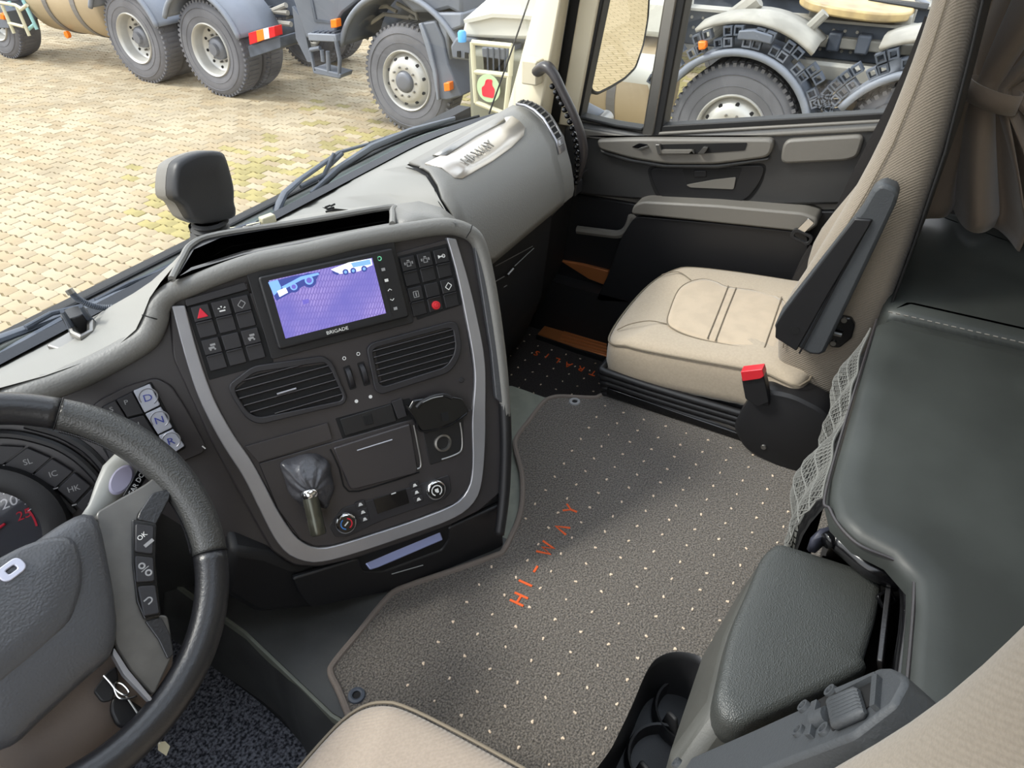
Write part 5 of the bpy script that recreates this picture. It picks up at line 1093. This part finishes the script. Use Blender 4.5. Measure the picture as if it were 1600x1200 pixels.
mt2 = cushion('mattress_section', [(1.203, -.93), (1.70, -.93), (1.70, -.06), (1.203, -.056)], .29, BZ + .004, m_vinyl, bkx, .02)
sv = []
for y in np.arange(-.9, -.07, .012): sv.append(tube([(1.199, y, BZ + .003), (1.199, y + .007, BZ + .003)], .0013, 5))
M('stitching', J(*sv), m_doorg, bkx, kind='stuff')
M('edge_piping', tube(smooth([(1.19, -.052, BZ - .012), (.76, -.045, BZ - .012), (.70, -.056, BZ - .012), (.662, -.09, BZ - .012), (.655, -.137, BZ - .012), (.63, -.155, BZ - .012), (.37, -.16, BZ - .012)], 8), .0022, 6), m_face, bkx, smooth=True)
M('side_flap', loft([[tuple(at(x, y, 'Z', z)) for x, y in row] for row, z in (([(1300, 795), (1330, 832), (1380, 860), (1430, 882)], .385), ([(1302, 815), (1335, 852), (1385, 885), (1428, 906)], .36))], closed=False), m_vinylb, bkx, smooth=True, solid=.004)
# bunk base
bb = T('bunk_box', 'black bunk box below the mattress', 'bunk base', (1.2, -.5, 0))
M('base_front', wbox(.9, 1.74, -.93, -.09, .0, .34), m_blackmat, bb, bevel=.006)
M('base_side', wbox(.36, .92, -.93, -.27, .0, .34), m_blackmat, bb, bevel=.006)
# storage net hanging below the mattress front edge
net = T('storage_net', 'bulging grey string net below the front edge of the bunk', 'net', (.95, -.03, .2))
def NP(s, t):   # s along the bunk edge, t downwards
    x = .735 + .44 * s; b = math.sin(math.pi * min(1, t * 1.05 + .08)) * (.030 + .012 * math.sin(s * 9) + .01 * math.sin(s * 23 + 1)) * (.4 + .6 * math.sin(math.pi * min(1, s * .9 + .12)))
    return np.array([x - .03 * t * (1 - s) + .01 * math.sin(s * 14 + t * 4), -.050 + b, .372 - .23 * t * (1 - .25 * s)])
m_net = mat('grey string', (104, 104, 100), .8); ns = []
for k in range(9): ns.append(tube([NP(s, k / 8) for s in np.linspace(0, 1, 40)], .0016, 5))
for k in range(46):
    s0 = k / 46; ns.append(tube([NP(min(1, max(0, s0 + .02 * ((i % 2) * 2 - 1))), i / 8) for i in range(9)], .0013, 4))
    ns.append(tube([NP(min(1, max(0, s0 + .02 * ((i % 2) * -2 + 1))), i / 8) for i in range(9)], .0013, 4))
M('net_strings', J(*ns), m_net, net, smooth=True, kind='stuff')
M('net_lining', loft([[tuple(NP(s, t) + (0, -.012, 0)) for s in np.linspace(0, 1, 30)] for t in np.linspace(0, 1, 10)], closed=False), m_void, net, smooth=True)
M('net_binding', loft([[tuple(at(x, y, 'Z', z)) for x, y in row] for row, z in (([(1282, 826), (1300, 822), (1318, 830)], .33), ([(1268, 842), (1288, 836), (1310, 838)], .325), ([(1262, 860), (1272, 862), (1290, 846)], .30))], closed=False), m_vinylb, net, smooth=True, solid=.005)
# ================================================================== STORAGE BOX WITH PADDED LID
bx = T('storage_box', 'black storage box with a grained padded lid beside the driver seat', 'box', at(1200, 1000, 'Z', 0))
lz = .30
lid_px = [(1206, 852), (1216, 847), (1232, 850), (1372, 895), (1380, 905), (1372, 960), (1352, 1030), (1345, 1050), (1180, 1128), (1150, 1134), (1126, 1118), (1117, 1092), (1122, 1060), (1140, 985), (1170, 915), (1188, 872)]
def zl(px, z): return [tuple(at(x, y, 'Z', z)) for x, y in px]
LP_ = resample(smooth(np.array(zl(lid_px, lz)), 4, True), 80, True); lc = LP_.mean(0)
rg = [[tuple(lc + (q - lc) * (s_, s_, 1) + (0, 0, dz)) for q in LP_] for s_, dz in ((.95, -.05), (.99, -.045), (1.0, -.028), (1.0, -.014), (.985, -.004), (.95, .001), (.85, .003), (.5, .004), (.2, .004))]
M('padded_lid', loft(rg, cap0=True, cap1=True), m_leather, bx, smooth=True, ang=70)
m_boxp = mat('box plastic', (72, 72, 68), .5, bump=.12, bscale=500, var=.05)
top = zl([(1205, 865), (1360, 900), (1345, 1045), (1165, 1140), (1122, 1125), (1112, 1095), (1135, 990), (1168, 915)], .27)
mid = zl([(1192, 872), (1345, 905), (1335, 1060), (1150, 1215), (1060, 1215), (1043, 1188), (1098, 1025), (1150, 935)], .215)
bot = [(x * 1.0, y * .96, 0.) for x, y, z in mid]
M('box_body', loft([bot, mid, top], cap0=True, cap1=True), m_boxp, bx, bevel=.010, seg=3)
# glossy niche frame behind the box, latch
nf = T('niche_frame', 'glossy black moulded frame around the niche behind the padded lid', 'frame', at(1400, 950, 'Z', .25))
npx = [(1290, 846), (1302, 843), (1320, 852), (1360, 885), (1400, 900), (1418, 905), (1426, 930), (1424, 980), (1416, 1040), (1412, 1070)]
M('niche_rail', tube(smooth(zl(npx, .325), 5), [.010, .015, .016, .015, .013, .012], 12), m_gloss, nf, smooth=True, ang=180)
M('niche_inner', loft([zl([(1295, 850), (1360, 890), (1418, 912), (1420, 985), (1405, 1060)], .32), zl([(1290, 870), (1350, 900), (1395, 925), (1395, 990), (1370, 1060)], .22)], closed=False), m_gloss, nf, smooth=True)
M('niche_floor', prism(WORLD, [q[:2] for q in zl([(1285, 868), (1350, 880), (1450, 900), (1470, 1000), (1440, 1120), (1320, 1110), (1360, 1000)], .2)], .10, .2), m_void, nf)
M('latch_strap', prism(Fr(at(1380, 985, 'Z', .29), np.array(at(1375, 1040, 'Z', .27)) - np.array(at(1388, 930, 'Z', .29)), (-.4, .3, 1)), rnd(rect(-.055, .045, -.012, .012), .003), -.004, .002), m_leath2, nf, bevel=.001)
lf = at(1384, 935, 'Z', .30); M('latch_loop', ribbon(Fr(lf, (.8, -.5, 0), (.3, .6, .5)), rnd(rect(-.012, .012, -.009, .009), .003), rnd(rect(-.009, .009, -.006, .006), .002), -.002, .003, 40, True), m_gloss, nf, bevel=.0008)
# cup holder tray
ct = T('cup_holder', 'black open cup holder tray on the mat beside the storage box', 'cup holder', at(1000, 1150, 'Z', .1))
cz = .16
cpx = [(925, 1230), (955, 1170), (985, 1108), (1006, 1058), (1020, 1035), (1038, 1023), (1060, 1019), (1085, 1023), (1100, 1032), (1110, 1060), (1085, 1120), (1060, 1190), (1040, 1240)]
CP = resample(smooth(np.array(zl(cpx, cz)), 4, True), 80, True); ccn = CP.mean(0)
rg = [[tuple(ccn + (q - ccn) * (s_, s_, 1) + (0, 0, dz)) for q in CP] for s_, dz in ((.90, -.15), (.97, -.04), (1.0, -.004), (1.0, .0), (.985, .004), (.965, .003), (.94, -.01), (.90, -.07), (.86, -.085))]
M('tray_shell', loft(rg, cap1=True), m_black, ct, smooth=True, ang=60)
for x, y, r_ in [(1075, 1115, .043), (1035, 1190, .043)]:
    q = at(x, y, 'Z', .085); f3 = Fr(q, (1, 0, 0), (0, 1, 0))
    M('cup_ring', lathe(f3, [(r_ + .006, -.012), (r_ + .006, .0), (r_ + .003, .012), (r_, .011), (r_ - .004, -.02), (r_ - .012, -.04), (.0005, -.042)], 36), m_black, ct, smooth=True, ang=50)
    M('cup_finger', prism(Fr(q + np.array([-r_ * .8, r_ * .3, .0]), (.5, .8, 0), (0, 0, 1)), rnd([(-.02, -.02), (.02, -.02), (.012, .035), (-.004, .04)], .006), -.003, .003), m_blackmat, ct, bevel=.002)
# ================================================================== CURTAIN
cu_ = T('curtain', 'brown cloth curtain gathered by a tie behind the passenger seat', 'curtain', (1.62, -.2, .42))
def cx(y_, z):   # gather factor toward the tie
    return None
tie_z = .665; yc = -.122
rows = []; NU = 120
for z in np.concatenate([np.linspace(.41, .62, 10), np.linspace(.64, .69, 4), np.linspace(.72, 1.6, 18)]):
    d = z - tie_z
    wd = .036 + (.15 * min(1, (-d) / .22) ** .7 if d < 0 else .22 * min(1, d / .5) ** .8)
    cy_ = yc - (.105 * min(1, -d / .22) if d < 0 else .16 * min(1, d / .5)); am = .014 + .062 * min(1, abs(d) / .16)
    row = []
    for k in range(NU):
        u_ = k / (NU - 1) * 2 - 1; ph = u_ * 15 + 1.2 * math.sin(u_ * 5 + z * 2); row.append((1.60 + am * (.5 * math.sin(ph) + .25 * math.sin(ph * 1.9 + z * 3)) + (.03 if d > 0 else 0) , cy_ + u_ * wd + .012 * math.sin(ph * 1.3), z + (.02 * math.sin(u_ * 4) if z < .45 else 0)))
    rows.append(row)
M('curtain_cloth', loft(rows, closed=False), m_curtain, cu_, smooth=True, ang=180, solid=.003)
te = []
for k in range(24):
    a_ = 2 * math.pi * k / 24; te.append((1.60 + .045 * math.cos(a_), yc + .046 * math.sin(a_), tie_z + .010 * math.sin(a_)))
M('tie_band', loft([[(a, b, c + dz) for a, b, c in te] for dz in (-.017, 0, .017)], closed=True), m_curtain, cu_, smooth=True, ang=180, solid=.004)
M('tie_button', lathe(Fr((1.555, yc + .058, tie_z + .012), (0, 1, 0), (0, 0, 1)), [(.0001, -.012), (.012, -.012), (.012, .0), (.0001, .004)], 14), m_rubber, cu_, smooth=True)
M('curtain_rail', tube([(1.62, .1, 1.62), (1.62, -.6, 1.62)], .008, 8), m_steel, cu_, smooth=True)
# ================================================================== PARKED TRUCKS
TX = 6.12; WZ = GZ + .525
def truck_wheel(parent, x, y, style, z=WZ, r=.525, tread=True, wdt=.30):
    fr = Fr((x, y, z), (0, -1, 0), (0, 0, 1))
    k = r / .525
    w_ = M('wheel', lathe(fr, [(.292 * k, -.02), (.30 * k, .0), (.345 * k, .012), (.42 * k, .014), (.475 * k, .004), (.508 * k, -.02), (.520 * k, -.045), (.525 * k, -.09), (.525 * k, -wdt + .05), (.508 * k, -wdt), (.42 * k, -wdt - .02), (.29 * k, -wdt)], 64), m_tyre, parent, smooth=True, ang=50)
    if tread:
        V = []
        for i in range(56):
            a = 2 * math.pi * i / 56; f2 = Fr(fr.P(.516 * k * math.cos(a), .516 * k * math.sin(a), -.035), fr.u * -math.sin(a) + fr.v * math.cos(a), fr.u * math.cos(a) + fr.v * math.sin(a))
            V.append(prism(f2, [(-.017, -.03), (.017, -.03), (.013, .016), (-.013, .016)], -.02, .02))
            V.append(prism(Fr(fr.P(.523 * k * math.cos(a + .03), .523 * k * math.sin(a + .03), -.15), f2.u, f2.v), rect(-.020, .020, -.01, .008), -.075, .075))
        M('tread', J(*V), m_tyre, w_, kind='stuff')
    for rr in (.36, .445): M('sidewall_ring', lathe(fr, [(rr * k, .010), ((rr + .004) * k, .0175), ((rr + .008) * k, .010)], 64), m_tyre, w_, smooth=True)
    if style == 'front':
        prof_ = [(.296, -.03), (.298, .004), (.288, .016), (.278, .010), (.268, -.02), (.262, -.05), (.235, -.02), (.205, .022), (.175, .034), (.12, .036), (.106, .030)]
        rim = M('rim', lathe(fr, [(a * k, b) for a, b in prof_], 64), m_rim, w_, smooth=True, ang=60)
        V = []; V2 = []
        for i in range(10):
            a = 2 * math.pi * i / 10 + .2; V.append(disc(fr, .222 * k * math.cos(a), .222 * k * math.sin(a), .016 * k, -.01, .013, 12))
        for i in range(10):
            a = 2 * math.pi * i / 10; V2.append(lathe(fr.sub(.142 * k * math.cos(a), .142 * k * math.sin(a)), [(.0001, .056), (.010, .056), (.012, .036)], 6))
        M('vent_holes', J(*V), m_void, w_, kind='stuff'); M('wheel_nuts', J(*V2), m_steel, w_, kind='stuff')
        M('hub', lathe(fr, [(.106 * k, .0), (.10 * k, .05), (.085 * k, .065), (.05 * k, .07), (.0001, .07)], 40), m_hub, w_, smooth=True, ang=50)
    else:
        prof_ = [(.296, -.03), (.298, .004), (.288, .016), (.276, .010), (.266, -.03), (.252, -.11), (.245, -.125), (.215, -.135), (.16, -.15), (.14, -.15), (.0001, -.15)]
        rim = M('rim', lathe(fr, [(a * k, b) for a, b in prof_], 64), m_rim, w_, smooth=True, ang=50)
        V = []; V2 = []
        for i in range(10):
            a = 2 * math.pi * i / 10 + .2; V.append(disc(fr, .215 * k * math.cos(a), .215 * k * math.sin(a), .017 * k, -.15, -.128, 12))
            V2.append(lathe(fr.sub(.155 * k * math.cos(a), .155 * k * math.sin(a)), [(.0001, -.11), (.012, -.11), (.015, -.15)], 6))
        M('vent_holes', J(*V), m_void, w_, kind='stuff'); M('wheel_nuts', J(*V2), m_steel, w_, kind='stuff')
        M('hub', lathe(fr, [(.128 * k, -.15), (.122 * k, -.09), (.10 * k, -.07), (.07 * k, -.065), (.062 * k, -.03), (.0001, -.028)], 40), m_hub, w_, smooth=True, ang=50)
    return w_
def arc(y, r, a0, a1, n=24, z=WZ): return [(y - r * math.cos(math.radians(t)), z + r * math.sin(math.radians(t))) for t in np.linspace(a0, a1, n)]
def guard(parent, y, r, a0, a1, x0, x1, m, name='mudguard', th=.012, lip=True, z=WZ):
    # angle 0 = towards the rear (-Y seen right), 180 = forward
    P = [(y - r * math.cos(math.radians(t)), z + r * math.sin(math.radians(t))) for t in np.linspace(a0, a1, 30)]
    g = M(name, loft([[(x0 + .03, a, b) for a, b in P], [(x0, a, b) for a, b in P], [(x1, a, b) for a, b in P]][1:], closed=False), m, parent, smooth=True, solid=th)
    if lip: M('guard_lip', tube([(x0 + .01, a, b) for a, b in P], .030, 8, flat=.9), m_guard, g, smooth=True, ang=180)
    return g
def fx(px, X): return [tuple(at(x, y, 'X', X)) for x, y in px]
def panel(name, px, X, depth, m, parent, bevel=.006, label=None):
    f_ = Fr((X, 0, 0), (0, -1, 0), (0, 0, 1)); return M(name, prism(f_, [f_.uv(x, y) for x, y in px], -depth, 0), m, parent, bevel=bevel, label=label)
def pxtube(name, px, X, r, m, parent): return M(name, tube(fx(px, X), r, 8), m, parent, smooth=True)
# ---- left tractor: tandem axle, beige tank
t1_ = T('truck', 'grey lorry with two rear wheels, a beige tank and a red tail light', 'truck', (6.6, 8, GZ), group=None)
for y in (7.46, 8.81):
    truck_wheel(t1_, 6.15, y, 'rear'); truck_wheel(t1_, 6.50, y - .0, 'rear', tread=(y < 8)); truck_wheel(t1_, 7.75, y, 'rear', tread=(y < 8)); truck_wheel(t1_, 8.1, y, 'rear', tread=(y < 8))
    g = guard(t1_, y, .64, 18, 150, 6.06, 6.72, m_guard)
M('chassis_rail', wbox(6.95, 7.05, 6.0, 14, -.62, -.34), m_frame, t1_, bevel=.01); M('chassis_rail', wbox(7.35, 7.45, 6.0, 14, -.62, -.34), m_frame, t1_, bevel=.01)
M('axle', J(*[tube([(6.5, y, WZ), (8.4, y, WZ)], .11, 12) for y in (7.46, 8.81)]), m_frame, t1_, smooth=True)
for k in range(5): M('cross_member', wbox(7.0, 7.4, 6.1 + k * .8, 6.2 + k * .8, -.56, -.4), m_frameb, t1_, bevel=.01)
tf_ = Fr((6.63, 0, -.62), (1, 0, 0), (0, 0, 1))
M('tank', lathe(Fr((6.62, 9.42, -.60), (1, 0, 0), (0, 0, 1)), [(.0001, -.0), (.42, -.0), (.46, -.04), (.46, -1.46), (.42, -1.5), (.0001, -1.5)], 48), m_tank, t1_, smooth=True, ang=50, label='beige round tank')
for y in (9.85, 10.45): M('tank_strap', lathe(Fr((6.62, y, -.60), (1, 0, 0), (0, 0, 1)), [(.463, -.045), (.472, -.045), (.472, .045), (.463, .045)], 48), m_strap, t1_)
M('side_marker', disc(Fr(at(105, 54, 'X', 6.3), (0, -1, 0), (0, 0, 1)), 0, 0, .045, -.03, .02, 14), m_ora, t1_, bevel=.004)
M('battery_box', wbox(6.3, 7.0, 11.05, 11.9, -.9, -.3), m_frame, t1_, bevel=.02)
M('tail_bar', prism(Fr((6.13, 0, 0), (0, -1, 0), (0, 0, 1)), rnd([Fr((6.13, 0, 0), (0, -1, 0), (0, 0, 1)).uv(x, y) for x, y in [(387, 72), (437, 57), (439, 75), (391, 91)]], .02), -.5, 0), m_frame, t1_, bevel=.01)
for px, m in [([(388, 52), (400, 48), (402, 66), (390, 70)], m_tail), ([(400, 48), (411, 45), (413, 62), (402, 66)], m_ora), ([(411, 45), (419, 43), (421, 60), (413, 62)], m_white), ([(419, 43), (428, 41), (430, 57), (421, 60)], m_tail)]: panel('tail_lamp', px, 6.10, .12, m, t1_, .004)
for k in range(7): pxtube('frame_strut', [(372 + k * 7, 2 + k * 3), (385 + k * 6, 40 + k * 1)], 6.7, .02, m_frame, t1_)
for a, b in [((365, 10), (450, 20)), ((370, 28), (455, 38)), ((400, 28), (447, 8))]: pxtube('frame_strut', [a, b], 6.75, .03, m_frameb, t1_)
for k in range(4): panel('bracket_plate', [(362 + k * 22, 2 + k * 4), (378 + k * 22, 4 + k * 3), (380 + k * 22, 18 + k * 3), (364 + k * 22, 16 + k * 4)], 6.9, .1, m_frame, t1_)
# ---- middle truck: front wheel, step, wheel arch
t2_ = T('truck', 'grey truck with one large silver front wheel, foot step and orange marker', 'truck', (6.6, 4.6, GZ))
truck_wheel(t2_, 6.12, 4.61, 'front')
guard(t2_, 4.61, .80, 28, 160, 6.05, 6.7, m_truck, 'wheel_arch', .02)
M('arch_liner', wbox(6.75, 6.85, 3.9, 5.5, -1.1, .1), m_frame, t2_)
panel('fender_panel', [(653, 37), (679, 33), (692, 60), (700, 100), (722, 150), (698, 157), (682, 155), (675, 110), (664, 70)], 6.05, .35, m_truck, t2_, .015)
panel('fender_edge', [(653, 37), (658, 36), (672, 72), (682, 115), (686, 157), (682, 157), (675, 112), (664, 72)], 6.02, .05, m_guard, t2_, .01)
panel('door_skirt', [(452, -20), (590, -40), (560, 0), (535, 20), (525, 36), (524, 60), (478, 60), (468, 30)], 6.08, .4, m_truck, t2_, .02)
panel('mud_flap', [(456, 10), (472, 30), (487, 98), (480, 97), (462, 60)], 6.2, .05, m_truck, t2_, .005)
panel('skirt_groove', [(484, 0), (488, 0), (494, 30), (524, 34), (524, 37), (491, 34)], 6.07, .01, m_frame, t2_, 0)
panel('step_tread', [(480, 52), (524, 54), (526, 66), (482, 64)], 5.98, .28, m_guard, t2_, .01)
for k in range(5): panel('tread_bar', [(486 + k * 8, 50), (490 + k * 8, 50), (492 + k * 8, 55), (488 + k * 8, 55)], 6.0, .2, m_frame, t2_, .002)
for px in [[(485, 78), (492, 112), (530, 120), (531, 92), (524, 58)], [(485, 78), (500, 75)], [(512, 80), (514, 112)], [(503, 78), (505, 96)]]: pxtube('step_bracket', px, 6.0, .022, m_truck, t2_)
panel('lower_step', [(490, 105), (533, 116), (531, 123), (494, 114)], 5.98, .2, m_truck, t2_, .01)
for x, y in [(521, 37), (698, 136)]: panel('marker_lamp', [(x - 5, y - 6), (x + 4, y - 7), (x + 5, y + 6), (x - 4, y + 7)], 5.98, .08, m_ora, t2_, .006)
for px in [[(560, 30), (580, 12), (605, 10), (620, 18)], [(565, 45), (600, 22), (640, 28)], [(640, 25), (665, 45)], [(555, 50), (575, 60)], [(620, 5), (650, 22), (655, 40)]]: pxtube('brake_pipe', px, 6.5, .02, m_frameb, t2_)
panel('upper_fender', [(590, -40), (720, -40), (722, 25), (700, 14), (678, 20), (645, 20), (625, 0)], 6.1, .5, m_truck, t2_, .03)
panel('front_corner', [(680, 20), (722, 20), (722, 42), (700, 50), (702, 105), (696, 106), (690, 60)], 6.08, .6, m_guard, t2_, .02)
# ---- utility vehicle with cage
t3_ = T('vehicle', 'dark vehicle with white bonnet, cream steel cage and round red sticker', 'vehicle', (6.2, 3.2, GZ))
M('body_shell', wbox(5.45, 6.05, 2.75, 3.45, GZ + .12, -.35), mat('olive grey body', (112, 112, 98), .6), t3_, bevel=.05)
panel('bonnet', [(720, 58), (725, 32), (775, 5), (770, -30), (860, -30), (850, 62), (800, 62)], 5.55, .5, m_wht, t3_, .03)
M('bonnet_top', loft([fx([(725, 34), (770, 24), (810, 26), (850, 30)], 5.5), fx([(770, -5), (800, -8), (830, -8), (860, -8)], 6.0)], closed=False), m_wht, t3_, solid=.03)
panel('lamp_box', [(703, 72), (712, 58), (740, 62), (740, 96), (706, 92)], 5.5, .3, m_truck, t3_, .02)
panel('lamp_opening', [(714, 80), (719, 80), (719, 90), (714, 89)], 5.49, .02, m_void, t3_, 0); panel('lamp_opening', [(726, 82), (732, 83), (732, 92), (726, 91)], 5.49, .02, m_void, t3_, 0)
M('blue_beacon', lathe(Fr(at(722, 57, 'X', 5.45), (1, 0, 0), (0, 1, 0)), [(.0001, -.04), (.035, -.04), (.037, .03), (.025, .045), (.0001, .05)], 18), mat('blue lens', (80, 160, 220), .3), t3_, smooth=True)
for px in [[(738, 66), (800, 72)], [(738, 66), (744, 160)], [(800, 72), (797, 118)], [(742, 112), (797, 118)], [(796, 118), (790, 175)], [(744, 160), (790, 178)]]: pxtube('cage_tube', px, 5.36, .022, m_cream, t3_)
for px in [[(745, 70), (750, 155)], [(793, 74), (790, 120)]]: pxtube('cage_tube_rear', px, 5.6, .02, m_teal, t3_)
panel('battery_case', [(752, 74), (793, 76), (791, 114), (755, 110)], 5.45, .25, m_truck, t3_, .01)
for k in range(4): panel('case_rib', [(760 + k * 9, 75), (762 + k * 9, 75), (763 + k * 9, 112), (761 + k * 9, 112)], 5.44, .01, m_frame, t3_, 0)
so_c = Fr(at(763, 138, 'X', 5.33), (0, -1, 0), (0, 0, 1))
M('sticker_ring', disc(so_c, 0, 0, .112, -.006, .0, 32), mat('pale green print', (170, 190, 150), .6), t3_)
M('sticker_print', J(prism(so_c, rnd([(-.06, -.07), (.05, -.075), (.065, .0), (.035, .03), (.045, .075), (-.02, .07), (-.035, .02), (-.065, .0)], .02), .0, .003)), m_red, t3_)
# ---- right truck: chassis seen through the door window
t4_ = T('truck', 'dusty tractor chassis with arched mudguards and coupling plate outside the door window', 'truck', (6.6, 1.2, GZ))
for y in (1.285, -.065):
    truck_wheel(t4_, 6.1, y, 'front' if y > 1 else 'rear')
    truck_wheel(t4_, 6.45, y, 'rear', tread=False)
    guard(t4_, y, .625, 8, 150, 6.02, 6.65, m_guard, th=.02)
    # lattice of the guard carrier
    V = []; V2 = []
    for a in range(4, 156, 6):
        for j, r_ in enumerate((.70, .78)):
            if (a // 6 + j) % 3 == 0 and a < 140: continue
            t = math.radians(a); f_ = Fr((6.07, y - r_ * math.cos(t), WZ + r_ * math.sin(t)), (0, -math.sin(t), -math.cos(t)), (0, -math.cos(t), math.sin(t)))
            f_ = Fr(f_.o, (0, math.sin(t), math.cos(t)), (0, -math.cos(t), math.sin(t)))
            (V if (a + j) % 4 else V2).append(ribbon(f_, rect(-.034, .034, -.034, .034), rect(-.022, .022, -.022, .022), -.05, .03, 16, True))
    M('guard_lattice', J(*V), m_frame, t4_, kind='stuff'); M('guard_lattice_dusty', J(*V2), m_truck, t4_, kind='stuff')
    P = [(y - .84 * math.cos(math.radians(t)), WZ + .84 * math.sin(math.radians(t))) for t in np.linspace(52, 118, 14)]
    M('guard_cap', loft([[(6.05, a, b) for a, b in P], [(6.3, a, b + .03) for a, b in P], [(6.65, a, b) for a, b in P]], closed=False), m_frameb, t4_, smooth=True, solid=.03)
panel('guard_plate', [(1154, 48), (1178, 47), (1207, 56), (1204, 70), (1180, 64), (1151, 62)], 6.0, .1, m_truck, t4_, .01)
panel('marker_lamp', [(1090, 65), (1102, 65), (1102, 77), (1091, 79)], 5.98, .08, m_ora, t4_, .01)
def beam(name, a, b, X, h, dz, m): 
    p, q = at(*a, 'X', X), at(*b, 'X', X); d = q - p; return M(name, prism(Fr(p, d, (0, 0, 1)), rect(-.2, np.linalg.norm(d) + .2, -h, 0), -dz, 0), m, t4_, bevel=.01)
rail = wbox(6.78, 6.88, -2, 3.65, -.42, -.14); M('chassis_rail', rail, m_frame, t4_, bevel=.01); M('chassis_rail', wbox(7.6, 7.7, -2, 3.65, -.42, -.12), m_frame, t4_, bevel=.01)
M('rail_flange', wbox(6.72, 6.9, -2, 3.65, -.14, -.12), m_frameb, t4_); M('rail_flange', wbox(7.55, 7.72, -2, 3.65, -.12, -.10), m_frameb, t4_); M('rail_flange', wbox(6.74, 6.9, -2, 3.65, -.46, -.42), m_frameb, t4_)
V = []
for k in range(60):
    for z_ in (-.2, -.28, -.35):
        if rs.rand() < .75: V.append(disc(Fr((6.78, 3.8 - k * .09 + rs.randn() * .01, z_), (0, -1, 0), (0, 0, 1)), 0, 0, .013, 0, .014, 6))
M('rail_bolts', J(*V), m_frameb, t4_, kind='stuff')
M('air_tank', tube([(6.9, 3.1, -.05), (6.9, 2.1, -.05)], .12, 16), m_frameb, t4_, smooth=True)
pxtube('diagonal_strut', [(1105, 58), (1185, -2)], 6.45, .07, m_frameb, t4_); pxtube('diagonal_strut', [(1250, 58), (1290, 20)], 6.45, .04, m_frameb, t4_)
fc = Fr((7.05, .62, -.02), (1, 0, .02), (0, 1, .06))
pl5 = [( .0, -.42), (.30, -.38), (.46, -.18), (.48, .1), (.36, .34), (.1, .46), (-.2, .46), (-.42, .34), (-.50, .1), (-.48, -.2), (-.30, -.40)]
M('coupling_plate', prism(fc, rnd(pl5, .1), -.05, .02), m_grease, t4_, bevel=.015, label='greasy ochre coupling plate')
M('coupling_jaw', prism(fc, rnd([(-.12, -.5), (.12, -.5), (.06, -.05), (-.06, -.05)], .03), .015, .03), m_void, t4_, bevel=.003)
M('coupling_pedestal', J(wbox(6.8, 7.5, .2, .32, -.3, -.06), wbox(6.8, 7.5, .85, .97, -.3, -.06), wbox(6.7, 6.8, .1, 1.1, -.32, -.24)), m_frameb, t4_, bevel=.01)
V = [wbox(6.66, 6.8, .0 + k * .22, .1 + k * .22, -.34, -.2) for k in range(6)]
for k, v_ in enumerate(V): M('mounting_block', v_, m_frame if k % 2 else m_truck, t4_, bevel=.015)
M('side_beam', wbox(6.3, 6.42, -.55, .95, -.47, -.36), m_frameb, t4_, bevel=.01, label='pale dusty side beam')
for k in range(14):
    y_ = rs.uniform(.1, .85); z_ = rs.uniform(-.85, -.5); M('valve_block', wbox(6.4, 6.55, y_, y_ + rs.uniform(.06, .14), z_, z_ + rs.uniform(.05, .12)), [m_frame, m_frameb, m_truck, m_hub, m_tank][k % 5], t4_, bevel=.01)
for k in range(6): M('air_line', tube(smooth([(6.5, .95 - k * .03, -.45 - k * .06), (6.45, .6, -.62 - k * .04), (6.5, .3 - k * .03, -.5)], 5), .013, 6), m_frame if k % 2 else m_guard, t4_, smooth=True)
M('flap_panel', wbox(6.1, 6.13, .36, .56, -1.1, -.62), m_truck, t4_, bevel=.01)
M('tank', lathe(Fr((6.58, 2.02, -.78), (1, 0, 0), (0, 0, 1)), [(.0001, 0.), (.41, 0.), (.45, -.04), (.45, -1.5), (.41, -1.54), (.0001, -1.54)], 48), m_tank, t4_, smooth=True, ang=50, label='beige round tank')
for y in (2.38, 3.1): M('tank_strap', lathe(Fr((6.58, y, -.78), (1, 0, 0), (0, 0, 1)), [(.453, -.04), (.463, -.04), (.463, .04), (.453, .04)], 48), m_strap, t4_)
M('white_case', wbox(6.3, 7.0, 1.98, 2.5, -.30, .0), m_wht, t4_, bevel=.05)
M('side_tank', tube([(6.35, 2.3, -.62), (6.35, 1.95, -.62)], .2, 20), m_wht, t4_, smooth=True)
# ---- far row and left edge
t5_ = T('truck', 'far truck wheel at the left edge behind cream and teal steel frames', 'truck', (6.2, 11.8, GZ))
truck_wheel(t5_, 6.1, 11.75, 'rear', wdt=.34)
panel('mudguard', [(-20, 0), (10, 18), (14, 44), (0, 44), (-20, 40)], 6.0, .4, m_truck, t5_)
panel('marker_lamp', [(0, 20), (5, 24), (6, 31), (0, 30)], 5.95, .05, m_ora, t5_)
fr5 = T('steel_frame', 'cream and teal tube frames standing by the left truck tank', 'frame', (5.9, 10.6, GZ))
for px in [[(0, 4), (24, 8), (34, 14), (42, 8)], [(3, 8), (22, 52)], [(26, 10), (46, 56)], [(14, 36), (38, 42)], [(32, 15), (42, 8)]]: pxtube('cream_tube', px, 5.95, .022, m_cream, fr5)
for px in [[(14, 2), (28, 36)], [(36, 0), (58, 46)], [(44, 46), (54, 38)]]: pxtube('teal_tube', px, 6.15, .024, m_teal, fr5)
t6_ = T('truck', 'far grey truck chassis parked in the row behind, seen above the coupling plate', 'truck', (10.5, 1, GZ))
M('chassis_rail', wbox(9.4, 9.55, -4, 5, -.5, -.2), m_frame, t6_, bevel=.01); M('rear_body', wbox(9.6, 11.5, 2.6, 5, -.9, 1.2), m_truck, t6_, bevel=.05)
for y in (1.9, .45): truck_wheel(t6_, 9.1, y, 'rear', tread=False); guard(t6_, y, .66, 8, 172, 9.0, 9.6, m_frameb)
M('teal_post', tube([(8.6, 2.72, -1.2), (8.6, 2.72, .3)], .05, 8), m_teal, t6_)
